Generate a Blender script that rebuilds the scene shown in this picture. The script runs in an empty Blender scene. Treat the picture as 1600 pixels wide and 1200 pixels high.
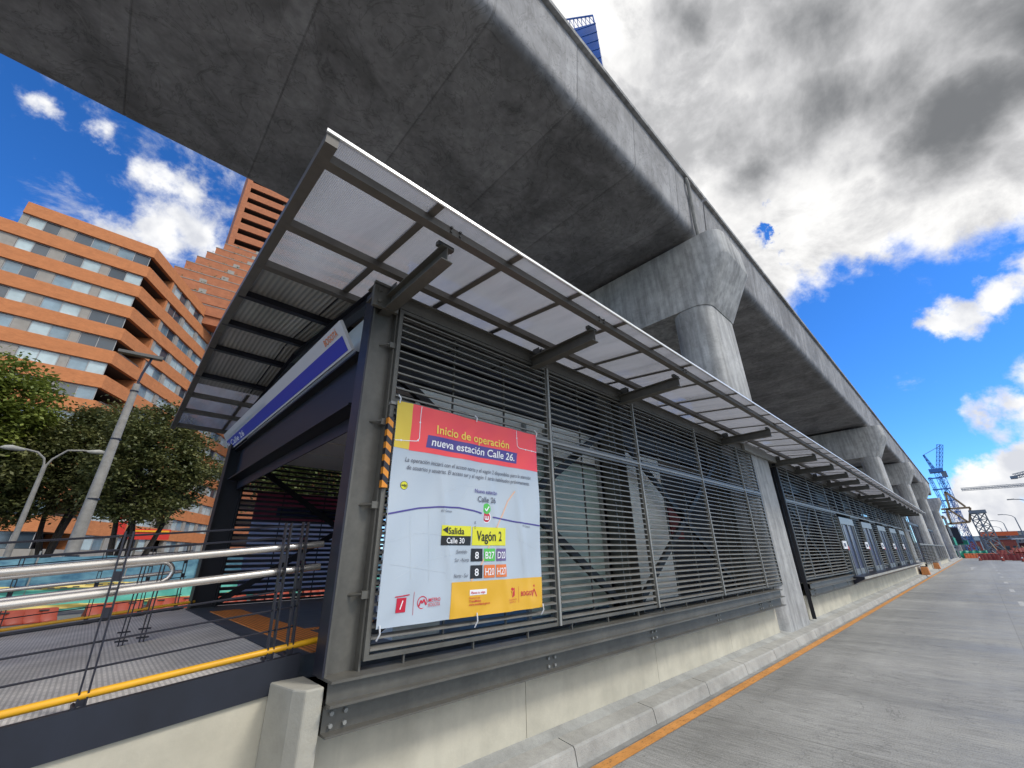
import bpy, math, random
from mathutils import Vector, Matrix, noise
random.seed(7)
S = bpy.context.scene
COL = S.collection
rad = math.radians

# ------------------------------------------------------------------ camera
p_, r_, a_ = .40018, -.017721, .809483
h_ = Vector((math.cos(a_), math.sin(a_), 0)); R_ = Vector((math.sin(a_), -math.cos(a_), 0))
F_ = h_*math.cos(p_) + Vector((0, 0, math.sin(p_))); U_ = -h_*math.sin(p_) + Vector((0, 0, math.cos(p_)))
Rr = R_*math.cos(r_) + U_*math.sin(r_); Ur = U_*math.cos(r_) - R_*math.sin(r_)
cam = bpy.data.cameras.new('camera'); cam.sensor_width = 36; cam.lens = 36*638.3/1600
cam.clip_start = .05; cam.clip_end = 6000
co = bpy.data.objects.new('camera', cam); COL.objects.link(co)
co.matrix_world = Matrix(((Rr.x, Ur.x, -F_.x, 0), (Rr.y, Ur.y, -F_.y, 0), (Rr.z, Ur.z, -F_.z, 1.6), (0, 0, 0, 1)))
S.camera = co

# ------------------------------------------------------------------ world
S.view_settings.view_transform = 'Standard'; S.view_settings.look = 'None'
S.view_settings.exposure = 1.0; S.view_settings.gamma = 1
SUN_DIR = Vector((.36, -.62, .78)).normalized()
SUN_EL = math.asin(SUN_DIR.z); SUN_AZ = math.atan2(SUN_DIR.x, SUN_DIR.y)
W = bpy.data.worlds.new('World'); S.world = W; W.use_nodes = True
def mk_world():
    nt = W.node_tree; N = nt.nodes; L = nt.links; N.clear()
    def nd(t, **k):
        n = N.new(t)
        for a, b in k.items(): setattr(n, a, b)
        return n
    def mth(op, a, b=None, c=None, clamp=False):
        n = nd('ShaderNodeMath', operation=op); n.use_clamp = clamp
        for i, v in enumerate((a, b, c)):
            if v is None: continue
            if isinstance(v, (int, float)): n.inputs[i].default_value = v
            else: L.new(v, n.inputs[i])
        return n.outputs[0]
    def mr(v, a, b, c=0, d=1, smooth=True):
        n = nd('ShaderNodeMapRange'); n.interpolation_type = 'SMOOTHSTEP' if smooth else 'LINEAR'; n.clamp = True
        L.new(v, n.inputs[0])
        for i, x in enumerate((a, b, c, d)): n.inputs[i+1].default_value = x
        return n.outputs[0]
    out = nd('ShaderNodeOutputWorld'); bg = nd('ShaderNodeBackground'); L.new(bg.outputs[0], out.inputs[0])
    sky = nd('ShaderNodeTexSky', sky_type='NISHITA'); sky.sun_disc = False
    sky.sun_elevation = SUN_EL; sky.sun_rotation = SUN_AZ; sky.altitude = 2600; sky.air_density = 1.0; sky.dust_density = .3; sky.ozone_density = 2.5
    hs = nd('ShaderNodeHueSaturation'); hs.inputs['Saturation'].default_value = 1.25; hs.inputs['Value'].default_value = 1.0
    L.new(sky.outputs[0], hs.inputs['Color'])
    tc = nd('ShaderNodeTexCoord'); nrm = nd('ShaderNodeVectorMath', operation='NORMALIZE'); L.new(tc.outputs['Generated'], nrm.inputs[0])
    V = nrm.outputs[0]
    def noi(scale, detail, rough=.55, dist=0, off=0, sc=(1, 1, 1)):
        m = nd('ShaderNodeMapping'); m.inputs['Location'].default_value = (off, off*.7, off*.3); m.inputs['Scale'].default_value = sc
        L.new(V, m.inputs[0]); n = nd('ShaderNodeTexNoise'); L.new(m.outputs[0], n.inputs['Vector'])
        n.inputs['Scale'].default_value = scale; n.inputs['Detail'].default_value = detail
        n.inputs['Roughness'].default_value = rough; n.inputs['Distortion'].default_value = dist
        return n.outputs['Fac']
    wn = nd('ShaderNodeTexNoise'); L.new(V, wn.inputs['Vector']); wn.inputs['Scale'].default_value = 5; wn.inputs['Detail'].default_value = 8; wn.inputs['Roughness'].default_value = .6
    w1 = nd('ShaderNodeVectorMath', operation='SUBTRACT'); L.new(wn.outputs['Color'], w1.inputs[0]); w1.inputs[1].default_value = (.5, .5, .5)
    w2 = nd('ShaderNodeVectorMath', operation='SCALE'); L.new(w1.outputs[0], w2.inputs[0]); w2.inputs['Scale'].default_value = .22
    w3 = nd('ShaderNodeVectorMath', operation='ADD'); L.new(V, w3.inputs[0]); L.new(w2.outputs[0], w3.inputs[1])
    def blob(d, r):
        vm = nd('ShaderNodeVectorMath', operation='DISTANCE'); L.new(w3.outputs[0], vm.inputs[0]); vm.inputs[1].default_value = Vector(d).normalized()
        return mr(vm.outputs['Value'], r, 0, 0, 1, False)
    def union(bl):
        o = None
        for d, r, w in bl:
            b = mth('MULTIPLY', blob(d, r), w)
            o = b if o is None else mth('MAXIMUM', o, b)
        return o
    n1 = noi(6, 12, .62, .1, 3.1); n2 = noi(3.2, 7, .55, .2, 8.4); n3 = noi(14, 8, .65, .3, 1.7)
    big = union([((.69, .02, .72), .42, 1.35), ((.55, .16, .83), .45, 1.3), ((.79, -.20, .60), .27, 1.3), ((.70, -.45, .60), .35, 1.4),
                 ((.845, .135, .535), .17, 1.15), ((.825, .03, .565), .16, 1.1), ((.30, .0, .95), .5, 1.2), ((.845, -.08, .55), .10, .9), ((.78, .30, .54), .25, 1.2), ((.60, -.75, .45), .4, 1.2), ((-.25, -.55, .8), .75, 1.2), ((-.7, -.5, .35), .55, 1.1), ((.1, -.95, .3), .5, 1.0), ((.868, .10, .493), .055, .8), ((.862, -.02, .515), .085, .85), ((.83,-.2,.535),.07,.9)])  # includes unseen cloud cover behind the camera, added for fill light
    small = union([((-.11, .79, .60), .06, .8), ((-.075, .795, .60), .055, .85), ((-.16, .765, .625), .04, .7), ((-.05, .845, .53), .075, 1.0), ((-.005, .835, .55), .06, .95), ((-.11, .85, .52), .07, .9), ((-.24, .745, .625), .03, .6), ((.938, -.035, .350), .042, .95), ((.936, -.075, .352), .055, 1.0), ((.930, -.13, .352), .055, .95), ((.922, -.19, .36), .06, .9),
                   ((.975, -.085, .205), .062, .9), ((.98, -.12, .18), .08, .9), ((.972, -.15, .21), .08, .8)])
    wisp = union([((-.173, .751, .637), .13, .85), ((-.25, .737, .628), .12, .7), ((-.10, .79, .60), .15, 1.15), ((-.03, .835, .55), .16, 1.35), ((-.13, .86, .50), .17, 1.2), ((.0, .82, .573), .10, .9),
                  ((-.7, .5, .5), .5, .7), ((-.5, -.5, .6), .7, .8), ((.2, -.85, .45), .6, .8), ((.05, .75, .66), .2, .8), ((-.8, -.1, .3), .4, .8), ((.5, .8, .3), .5, .9)])
    low = union([((.997, -.05, .045), .10, 1.0), ((.99, -.14, .05), .13, 1.0), ((.98, -.2, .06), .12, .9)])
    hole = mth('MULTIPLY', blob((.825, .072, .561), .075), mr(n3, .40, .64, 0, 1.15))
    cn = mth('ADD', mth('MULTIPLY', n1, 1.0), mth('MULTIPLY', n3, .45))       # ~.72 mean
    cn = mth('SUBTRACT', cn, .725)
    def cover(u, amp, lo, hi):
        return mr(mth('ADD', u, mth('MULTIPLY', cn, amp)), lo, hi)
    cb = mth('SUBTRACT', big, hole)
    mb = cover(cb, 1.0, .16, .50)
    ms = cover(small, 1.5, .20, .66)
    nw = noi(7, 12, .68, .35, 5.5, (1, .8, 1.6))
    mw = mr(mth('ADD', wisp, mth('MULTIPLY', mth('SUBTRACT', nw, .55), 3.2)), .35, 1.25)
    ml = cover(low, .9, .25, .45)
    # thickness shade: dark where thick, white at thin rims
    core = union([((.72, -.05, .69), .26, 1.2), ((.79, -.17, .60), .20, 1.15), ((.62, -.08, .78), .28, 1.2), ((.70, -.28, .66), .28, 1.3), ((.765, .07, .63), .15, .85), ((.53, .05, .86), .20, .8), ((.55, -.3, .8), .3, 1)])
    dark = mr(mth('ADD', core, mth('MULTIPLY', mth('SUBTRACT', n2, .5), 2.8)), .18, 1.30)
    soft = mr(noi(4, 9, .62, .3, 12.3), .40, .66, 0, .66)
    dk = mth('MAXIMUM', dark, soft)
    cr = nd('ShaderNodeValToRGB'); L.new(dk, cr.inputs[0]); e = cr.color_ramp.elements
    e[0].position = 0; e[0].color = (.56, .555, .545, 1); e[1].position = 1; e[1].color = (.100, .104, .110, 1)
    x = e.new(.5); x.color = (.33, .33, .335, 1)
    cs = nd('ShaderNodeValToRGB'); L.new(noi(16, 5, .5, 0, 2), cs.inputs[0]); e = cs.color_ramp.elements
    e[0].position = .38; e[0].color = (.36, .37, .40, 1); e[1].position = .58; e[1].color = (.53, .53, .53, 1)
    def mix(f, a, b):
        m = nd('ShaderNodeMix', data_type='RGBA'); L.new(f, m.inputs[0]); L.new(a, m.inputs[6]); L.new(b, m.inputs[7]); return m.outputs[2]
    sc = nd('ShaderNodeVectorMath', operation='MULTIPLY'); L.new(hs.outputs[0], sc.inputs[0]); sc.inputs[1].default_value = (.066, .092, .120)
    # horizon lift
    sepv = nd('ShaderNodeSeparateXYZ'); L.new(V, sepv.inputs[0])
    c = sc.outputs[0]
    c = mix(mth('MULTIPLY', mw, .85), c, cs.outputs[0])
    c = mix(ml, c, cs.outputs[0])
    c = mix(ms, c, cs.outputs[0])
    dt = nd('ShaderNodeVectorMath', operation='DOT_PRODUCT'); L.new(V, dt.inputs[0]); dt.inputs[1].default_value = (-.8, -.55, .25)   # brightens the out-of-view clouds behind the camera as added fill light
    gain = mr(dt.outputs['Value'], -.25, .45, 1.0, 1.7)
    sg_ = nd('ShaderNodeVectorMath', operation='SCALE'); L.new(cr.outputs[0], sg_.inputs[0]); L.new(gain, sg_.inputs['Scale'])
    c = mix(mb, c, sg_.outputs[0])
    L.new(c, bg.inputs[0]); bg.inputs[1].default_value = 1.0
mk_world()
sl = bpy.data.lights.new('sun', 'SUN'); sl.energy = 1.1; sl.angle = rad(14); sl.color = (1, .95, .87)
so = bpy.data.objects.new('sun', sl); COL.objects.link(so); so.rotation_euler = SUN_DIR.to_track_quat('Z', 'Y').to_euler()
S.cycles.max_bounces = 7; S.cycles.transparent_max_bounces = 16; S.cycles.sample_clamp_indirect = 5
S.cycles.caustics_reflective = False; S.cycles.caustics_refractive = False

# ------------------------------------------------------------------ materials
def mat(name, col, rough=.7, metal=0, var=.0, vscale=3, bump=0, bscale=40, spec=None, extra=None, vstretch=(1, 1, 1), col2=None, emit=0):
    m = bpy.data.materials.new(name); m.use_nodes = True; nt = m.node_tree; N = nt.nodes; L = nt.links
    b = N['Principled BSDF']; b.inputs['Roughness'].default_value = rough; b.inputs['Metallic'].default_value = metal
    b.inputs['Base Color'].default_value = (*col, 1)
    if spec is not None: b.inputs['Specular IOR Level'].default_value = spec
    tc = N.new('ShaderNodeTexCoord'); src = None
    if var or col2:
        mp = N.new('ShaderNodeMapping'); mp.inputs['Scale'].default_value = vstretch; L.new(tc.outputs['Object'], mp.inputs[0])
        n = N.new('ShaderNodeTexNoise'); n.inputs['Scale'].default_value = vscale; n.inputs['Detail'].default_value = 8; n.inputs['Roughness'].default_value = .65
        L.new(mp.outputs[0], n.inputs['Vector'])
        cr = N.new('ShaderNodeValToRGB'); L.new(n.outputs['Fac'], cr.inputs[0]); e = cr.color_ramp.elements
        lo = tuple(c*(1-var) for c in col); hi = tuple(min(1, c*(1+var)) for c in col)
        if col2: lo = col2; hi = col
        e[0].position = .33; e[0].color = (*lo, 1); e[1].position = .67; e[1].color = (*hi, 1)
        L.new(cr.outputs[0], b.inputs['Base Color']); src = cr.outputs[0]
    if bump:
        n = N.new('ShaderNodeTexNoise'); n.inputs['Scale'].default_value = bscale; n.inputs['Detail'].default_value = 5; L.new(tc.outputs['Object'], n.inputs['Vector'])
        bp = N.new('ShaderNodeBump'); bp.inputs['Strength'].default_value = bump; bp.inputs['Distance'].default_value = .01
        L.new(n.outputs['Fac'], bp.inputs['Height']); L.new(bp.outputs[0], b.inputs['Normal'])
    if emit:
        b.inputs['Emission Color'].default_value = (*col, 1); b.inputs['Emission Strength'].default_value = emit
    if extra: extra(m, N, L, b, tc, src)
    return m
def _noise(N, L, tc, scale, sc=(1, 1, 1), detail=8, rough=.6, dist=0, loc=(0, 0, 0), rot=(0, 0, 0)):
    mp = N.new('ShaderNodeMapping'); mp.inputs['Scale'].default_value = sc; mp.inputs['Location'].default_value = loc; mp.inputs['Rotation'].default_value = rot
    L.new(tc.outputs['Object'], mp.inputs[0])
    n = N.new('ShaderNodeTexNoise'); n.inputs['Scale'].default_value = scale; n.inputs['Detail'].default_value = detail
    n.inputs['Roughness'].default_value = rough; n.inputs['Distortion'].default_value = dist; L.new(mp.outputs[0], n.inputs['Vector']); return n.outputs['Fac']
def _ramp(N, L, f, a, b, ca, cb):
    cr = N.new('ShaderNodeValToRGB'); L.new(f, cr.inputs[0]); e = cr.color_ramp.elements
    e[0].position = a; e[0].color = (*ca, 1); e[1].position = b; e[1].color = (*cb, 1); return cr.outputs[0]
def _mul(N, L, a, b, fac=1.0, mode='MULTIPLY'):
    m = N.new('ShaderNodeMix'); m.data_type = 'RGBA'; m.blend_type = mode; m.inputs[0].default_value = fac
    if hasattr(fac, 'links') or not isinstance(fac, (int, float)): L.new(fac, m.inputs[0])
    L.new(a, m.inputs[6]); L.new(b, m.inputs[7]); return m.outputs[2]
G = lambda v: (v, v, v)
def concrete_extra(stain=.55, streak=.75, crack=.35):
    def f(m, N, L, b, tc, src):
        c = _mul(N, L, src, _ramp(N, L, _noise(N, L, tc, .55, dist=.8, detail=10), .38, .62, G(stain), G(1.12)))
        c = _mul(N, L, c, _ramp(N, L, _noise(N, L, tc, 5, (1.2, 1.2, .12)), .40, .62, G(streak), G(1.06)))
        # map-like dark bordered patches
        w = _noise(N, L, tc, 1.3, dist=1.6, detail=6, loc=(3, 1, 4))
        mm = N.new('ShaderNodeMath'); mm.operation = 'SUBTRACT'; L.new(w, mm.inputs[0]); mm.inputs[1].default_value = .5
        ab = N.new('ShaderNodeMath'); ab.operation = 'ABSOLUTE'; L.new(mm.outputs[0], ab.inputs[0])
        c = _mul(N, L, c, _ramp(N, L, ab.outputs[0], .0, .018, G(1-crack), G(1)))
        v = N.new('ShaderNodeTexVoronoi'); v.inputs['Scale'].default_value = 4; L.new(tc.outputs['Object'], v.inputs['Vector'])
        c = _mul(N, L, c, _ramp(N, L, v.outputs['Distance'], .02, .05, G(.45), G(1)))
        L.new(c, b.inputs['Base Color'])
    return f
M = {}
def viax(m, N, L, b, tc, src):
    concrete_extra(.64, .86, .34)(m, N, L, b, tc, src)
    c = b.inputs['Base Color'].links[0].from_socket
    sp = N.new('ShaderNodeSeparateXYZ'); L.new(tc.outputs['Object'], sp.inputs[0])
    def mt(op, a, v):
        n = N.new('ShaderNodeMath'); n.operation = op; L.new(a, n.inputs[0]); n.inputs[1].default_value = v; return n.outputs[0]
    f = mt('FLOORED_MODULO', mt('SUBTRACT', sp.outputs['X'], 1.265), 2.2)
    band = mt('GREATER_THAN', f, 1.83)                      # paler recast strip beside every joint
    m1 = N.new('ShaderNodeMapRange'); L.new(band, m1.inputs[0]); m1.inputs[3].default_value = 1; m1.inputs[4].default_value = 1.13
    v = N.new('ShaderNodeVectorMath'); v.operation = 'SCALE'; L.new(c, v.inputs[0]); L.new(m1.outputs[0], v.inputs['Scale'])
    edge = mt('LESS_THAN', mt('ABSOLUTE', mt('SUBTRACT', f, 2.19), 0), .022)
    m2 = N.new('ShaderNodeMapRange'); L.new(edge, m2.inputs[0]); m2.inputs[3].default_value = 1; m2.inputs[4].default_value = .72
    v2 = N.new('ShaderNodeVectorMath'); v2.operation = 'SCALE'; L.new(v.outputs[0], v2.inputs[0]); L.new(m2.outputs[0], v2.inputs['Scale'])
    L.new(v2.outputs[0], b.inputs['Base Color'])
M['viaduct'] = mat('viaduct_concrete', (.28, .28, .285), .8, var=.13, vscale=2.5, bump=.25, bscale=14, extra=viax)
M['pier'] = mat('pier_concrete', (.44, .44, .43), .8, var=.12, vscale=5, bump=.25, bscale=25, extra=concrete_extra(.8, .68, .15))
def plainc(m, N, L, b, tc, src):
    c = _mul(N, L, src, _ramp(N, L, _noise(N, L, tc, 1.2, detail=10), .35, .65, G(.8), G(1.08)))
    c = _mul(N, L, c, _ramp(N, L, _noise(N, L, tc, 120, detail=3), .35, .5, G(.86), G(1)))
    L.new(c, b.inputs['Base Color'])
M['kerb'] = mat('kerb_concrete', (.37, .365, .335), .85, var=.14, vscale=7, bump=.3, bscale=90, extra=plainc)
M['gutter'] = mat('gutter_concrete', (.28, .28, .265), .85, var=.18, vscale=6, bump=.3, bscale=90, extra=plainc)
M['footway'] = mat('footway_concrete', (.36, .365, .345), .8, var=.22, vscale=3, bump=.3, bscale=60, extra=plainc)
def plinthx(m, N, L, b, tc, src):
    c = _mul(N, L, src, _ramp(N, L, _noise(N, L, tc, 2.0, detail=10), .35, .65, G(.86), G(1.06)))
    c = _mul(N, L, c, _ramp(N, L, _noise(N, L, tc, 4, (2, 2, .15)), .36, .5, G(.94), G(1)))
    c = _mul(N, L, c, _ramp(N, L, _noise(N, L, tc, 9, (1, 1, 1.4), detail=9, rough=.8), .27, .30, G(.3), G(1)))
    L.new(c, b.inputs['Base Color'])
M['plinth'] = mat('beige_render', (.53, .495, .395), .85, var=.03, vscale=4, bump=.12, bscale=50, extra=plinthx)
def steelx(m, N, L, b, tc, src):
    c = _mul(N, L, src, _ramp(N, L, _noise(N, L, tc, 2.3, (1, 1, .5), detail=9), .35, .65, G(.8), G(1.12)))
    L.new(c, b.inputs['Base Color'])
M['steel'] = mat('grey_painted_steel', (.120, .115, .100), .45, .15, var=.1, vscale=18, extra=steelx)
M['steel_l'] = mat('light_grey_steel', (.29, .29, .27), .5, .1, var=.1, vscale=9)
M['slat'] = mat('grey_louvre_steel', (.185, .176, .155), .45, .1, var=.2, vscale=6)
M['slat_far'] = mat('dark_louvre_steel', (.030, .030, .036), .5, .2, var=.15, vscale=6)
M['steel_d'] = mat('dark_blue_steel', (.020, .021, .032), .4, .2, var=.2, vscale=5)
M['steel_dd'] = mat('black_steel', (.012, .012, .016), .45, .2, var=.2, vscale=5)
M['purlin'] = mat('purlin_steel', (.115, .105, .092), .5, .1, var=.12, vscale=9)
M['bolt'] = mat('bolt_steel', (.10, .10, .095), .4, .5)
M['stain'] = mat('stainless_tube', (.66, .62, .57), .26, .75, var=.06, vscale=8)
M['yellow'] = mat('yellow_tube_paint', (.75, .38, .015), .35, var=.1, vscale=9)
M['fascia'] = mat('navy_fascia', (.011, .014, .024), .5, .0, var=.25, vscale=4, vstretch=(1, 1, .6))
M['white'] = mat('white_paint', (.72, .73, .75), .5)
M['panel'] = mat('pale_grey_panel', (.80, .79, .73), .5, .05, var=.08, vscale=3)
M['ceiling'] = mat('ceiling_panel', (.70, .70, .72), .6)
M['glass_i'] = mat('green_tinted_glass', (.42, .52, .47), .3, spec=.3, var=.15, vscale=1)
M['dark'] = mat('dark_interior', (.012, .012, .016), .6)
M['doorblue'] = mat('dark_blue_door_glass', (.022, .028, .085), .25, spec=.4)
M['doorframe'] = mat('aluminium_frame', (.22, .23, .23), .35, .5, var=.08)
M['red'] = mat('red_paint', (.55, .03, .02), .45)
def corr(axis, scale, base, transp):
    """ribbed sheet: lets light through when transp is set"""
    m = bpy.data.materials.new('polycarbonate_sheet' if transp else 'zinc_sheet'); m.use_nodes = True; nt = m.node_tree; N = nt.nodes; L = nt.links; N.clear()
    out = N.new('ShaderNodeOutputMaterial'); tc = N.new('ShaderNodeTexCoord'); sp = N.new('ShaderNodeSeparateXYZ'); L.new(tc.outputs['Object'], sp.inputs[0])
    mu = N.new('ShaderNodeMath'); mu.operation = 'MULTIPLY'; L.new(sp.outputs[axis], mu.inputs[0]); mu.inputs[1].default_value = scale
    sn = N.new('ShaderNodeMath'); sn.operation = 'SINE'; L.new(mu.outputs[0], sn.inputs[0])
    bp = N.new('ShaderNodeBump'); bp.inputs['Strength'].default_value = .5; bp.inputs['Distance'].default_value = .006; L.new(sn.outputs[0], bp.inputs['Height'])
    nz = N.new('ShaderNodeTexNoise'); nz.inputs['Scale'].default_value = 1.0; nz.inputs['Detail'].default_value = 7
    mp = N.new('ShaderNodeMapping'); mp.inputs['Scale'].default_value = (3, .6, 1); L.new(tc.outputs['Object'], mp.inputs[0]); L.new(mp.outputs[0], nz.inputs['Vector'])
    if transp:
        tr = N.new('ShaderNodeBsdfTransparent'); tr.inputs[0].default_value = (.64, .66, .69, 1)
        tl = N.new('ShaderNodeBsdfTranslucent'); tl.inputs[0].default_value = (.58, .58, .60, 1); L.new(bp.outputs[0], tl.inputs['Normal'])
        gl = N.new('ShaderNodeBsdfGlossy'); gl.inputs['Roughness'].default_value = .12; gl.inputs[0].default_value = (.9, .9, .95, 1); L.new(bp.outputs[0], gl.inputs['Normal'])
        m1 = N.new('ShaderNodeMixShader'); mm = N.new('ShaderNodeMapRange'); L.new(nz.outputs['Fac'], mm.inputs[0])
        mm.inputs[1].default_value = .32; mm.inputs[2].default_value = .68; mm.inputs[3].default_value = .34; mm.inputs[4].default_value = .78
        a2 = N.new('ShaderNodeMath'); a2.operation = 'MULTIPLY_ADD'; L.new(sn.outputs[0], a2.inputs[0]); a2.inputs[1].default_value = .045; L.new(mm.outputs[0], a2.inputs[2])
        L.new(a2.outputs[0], m1.inputs[0]); L.new(tr.outputs[0], m1.inputs[1]); L.new(tl.outputs[0], m1.inputs[2])
        m2 = N.new('ShaderNodeMixShader'); m2.inputs[0].default_value = .20; L.new(m1.outputs[0], m2.inputs[1]); L.new(gl.outputs[0], m2.inputs[2])
        L.new(m2.outputs[0], out.inputs[0])
    else:
        b = N.new('ShaderNodeBsdfPrincipled'); b.inputs['Roughness'].default_value = .38; b.inputs['Metallic'].default_value = .35
        sm = N.new('ShaderNodeMath'); sm.operation = 'MULTIPLY_ADD'; L.new(sn.outputs[0], sm.inputs[0]); sm.inputs[1].default_value = .10; L.new(nz.outputs['Fac'], sm.inputs[2])
        cr = N.new('ShaderNodeValToRGB'); L.new(sm.outputs[0], cr.inputs[0]); e = cr.color_ramp.elements
        e[0].position = .25; e[0].color = (*[c*.7 for c in base], 1); e[1].position = .72; e[1].color = (*[min(1, c*1.2) for c in base], 1)
        L.new(cr.outputs[0], b.inputs['Base Color']); L.new(bp.outputs[0], b.inputs['Normal']); L.new(b.outputs[0], out.inputs[0])
    return m
M['poly'] = corr('X', 560, None, True)
M['zinc'] = corr('X', 130, (.40, .39, .36), False)

# ------------------------------------------------------------------ mesh helpers
class MB:
    def __init__(s): s.v = []; s.f = []; s.mi = []; s.cur = 0
    def add(s, vs, fs):
        n = len(s.v); s.v += [tuple(v) for v in vs]; s.f += [tuple(i+n for i in f) for f in fs]; s.mi += [s.cur]*len(fs); return s
    def box(s, x0, x1, y0, y1, z0, z1):
        if x0 > x1: x0, x1 = x1, x0
        if y0 > y1: y0, y1 = y1, y0
        if z0 > z1: z0, z1 = z1, z0
        return s.add([(x0, y0, z0), (x1, y0, z0), (x1, y1, z0), (x0, y1, z0), (x0, y0, z1), (x1, y0, z1), (x1, y1, z1), (x0, y1, z1)],
                     [(0, 3, 2, 1), (4, 5, 6, 7), (0, 1, 5, 4), (1, 2, 6, 5), (2, 3, 7, 6), (3, 0, 4, 7)])
    def hexa(s, p):  # 8 points, bottom ring then top ring (ccw from above)
        return s.add(p, [(0, 3, 2, 1), (4, 5, 6, 7), (0, 1, 5, 4), (1, 2, 6, 5), (2, 3, 7, 6), (3, 0, 4, 7)])
    def bar(s, p, q, w, h, up=(0, 0, 1)):
        p = Vector(p); q = Vector(q); d = (q-p).normalized(); up = Vector(up)
        if abs(d.dot(up)) > .98: up = Vector((1, 0, 0))
        sd = d.cross(up).normalized(); u = sd.cross(d).normalized(); a = sd*w/2; b = u*h/2
        return s.add([p-a-b, p+a-b, p+a+b, p-a+b, q-a-b, q+a-b, q+a+b, q-a+b],
                     [(0, 1, 2, 3), (4, 7, 6, 5), (0, 4, 5, 1), (1, 5, 6, 2), (2, 6, 7, 3), (3, 7, 4, 0)])
    def ibeam(s, p, q, h, w, tf=.012, tw=.008, up=(0, 0, 1)):
        p = Vector(p); q = Vector(q); u = Vector(up)
        o = u*(h/2-tf/2)
        s.bar(p+o, q+o, w, tf, up); s.bar(p-o, q-o, w, tf, up); s.bar(p, q, tw, h-2*tf, up); return s
    def tube(s, pts, r, n=10, caps=True, r2=None):
        pts = [Vector(p) for p in pts]; rings = []
        base = len(s.v); prev = None
        for i, p in enumerate(pts):
            d = (pts[min(i+1, len(pts)-1)]-pts[max(i-1, 0)]).normalized()
            if prev is None:
                a = d.orthogonal().normalized()
            else:
                a = (prev-d*prev.dot(d)).normalized()
            prev = a; b = d.cross(a)
            rr = r if r2 is None else r+(r2-r)*i/(len(pts)-1)
            if isinstance(r, (list, tuple)): rr = r[i]
            s.v += [tuple(p+(a*math.cos(t)+b*math.sin(t))*rr) for t in [2*math.pi*k/n for k in range(n)]]
        for i in range(len(pts)-1):
            for k in range(n):
                k2 = (k+1) % n; s.f.append((base+i*n+k, base+i*n+k2, base+(i+1)*n+k2, base+(i+1)*n+k)); s.mi.append(s.cur)
        if caps:
            s.f.append(tuple(base+k for k in reversed(range(n)))); s.mi.append(s.cur)
            s.f.append(tuple(base+(len(pts)-1)*n+k for k in range(n))); s.mi.append(s.cur)
        return s
    def loft(s, rings, caps=True):
        n = len(rings[0]); base = len(s.v)
        for r in rings: s.v += [tuple(p) for p in r]
        for i in range(len(rings)-1):
            for k in range(n):
                k2 = (k+1) % n; s.f.append((base+i*n+k, base+i*n+k2, base+(i+1)*n+k2, base+(i+1)*n+k)); s.mi.append(s.cur)
        if caps:
            s.f.append(tuple(base+k for k in reversed(range(n)))); s.mi.append(s.cur)
            s.f.append(tuple(base+(len(rings)-1)*n+k for k in range(n))); s.mi.append(s.cur)
        return s
    def build(s, name, m, parent=None, origin=None, bevel=0, smooth=False):
        me = bpy.data.meshes.new(name)
        org = Vector(origin) if origin is not None else Vector((0, 0, 0))
        if parent is not None:
            q = parent; org = Vector((0, 0, 0))
            while q is not None: org += q.location; q = q.parent
        me.from_pydata([tuple(Vector(v)-org) for v in s.v], [], s.f)
        ms = m if isinstance(m, (list, tuple)) else [m]
        for x in ms: me.materials.append(x)
        if len(ms) > 1: me.polygons.foreach_set('material_index', s.mi)
        if smooth:
            me.polygons.foreach_set('use_smooth', [True]*len(me.polygons)); me.update(); me.set_sharp_from_angle(angle=rad(38))
        me.update()
        o = bpy.data.objects.new(name, me); COL.objects.link(o)
        if parent is not None: o.parent = parent
        else: o.location = org
        if bevel:
            b = o.modifiers.new('bevel', 'BEVEL'); b.width = bevel; b.segments = 2; b.limit_method = 'ANGLE'; b.angle_limit = rad(40)
        return o
def tag(o, label=None, cat=None, group=None, kind=None):
    if label: o['label'] = label
    if cat: o['category'] = cat
    if group: o['group'] = group
    if kind: o['kind'] = kind
    return o
def thing(name, label, cat, loc=(0, 0, 0), group=None):
    o = bpy.data.objects.new(name, None); COL.objects.link(o); o.location = loc; o.empty_display_size = .2
    bpy.context.view_layer.update()
    return tag(o, label, cat, group)
def copy_tree(o, parent=None):
    c = o.copy(); COL.objects.link(c); c.parent = parent
    for ch in list(o.children): copy_tree(ch, c)
    return c
def structure(name, mb, m, **k):
    o = mb.build(name, m, **k); o['kind'] = 'structure'; return o

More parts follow.
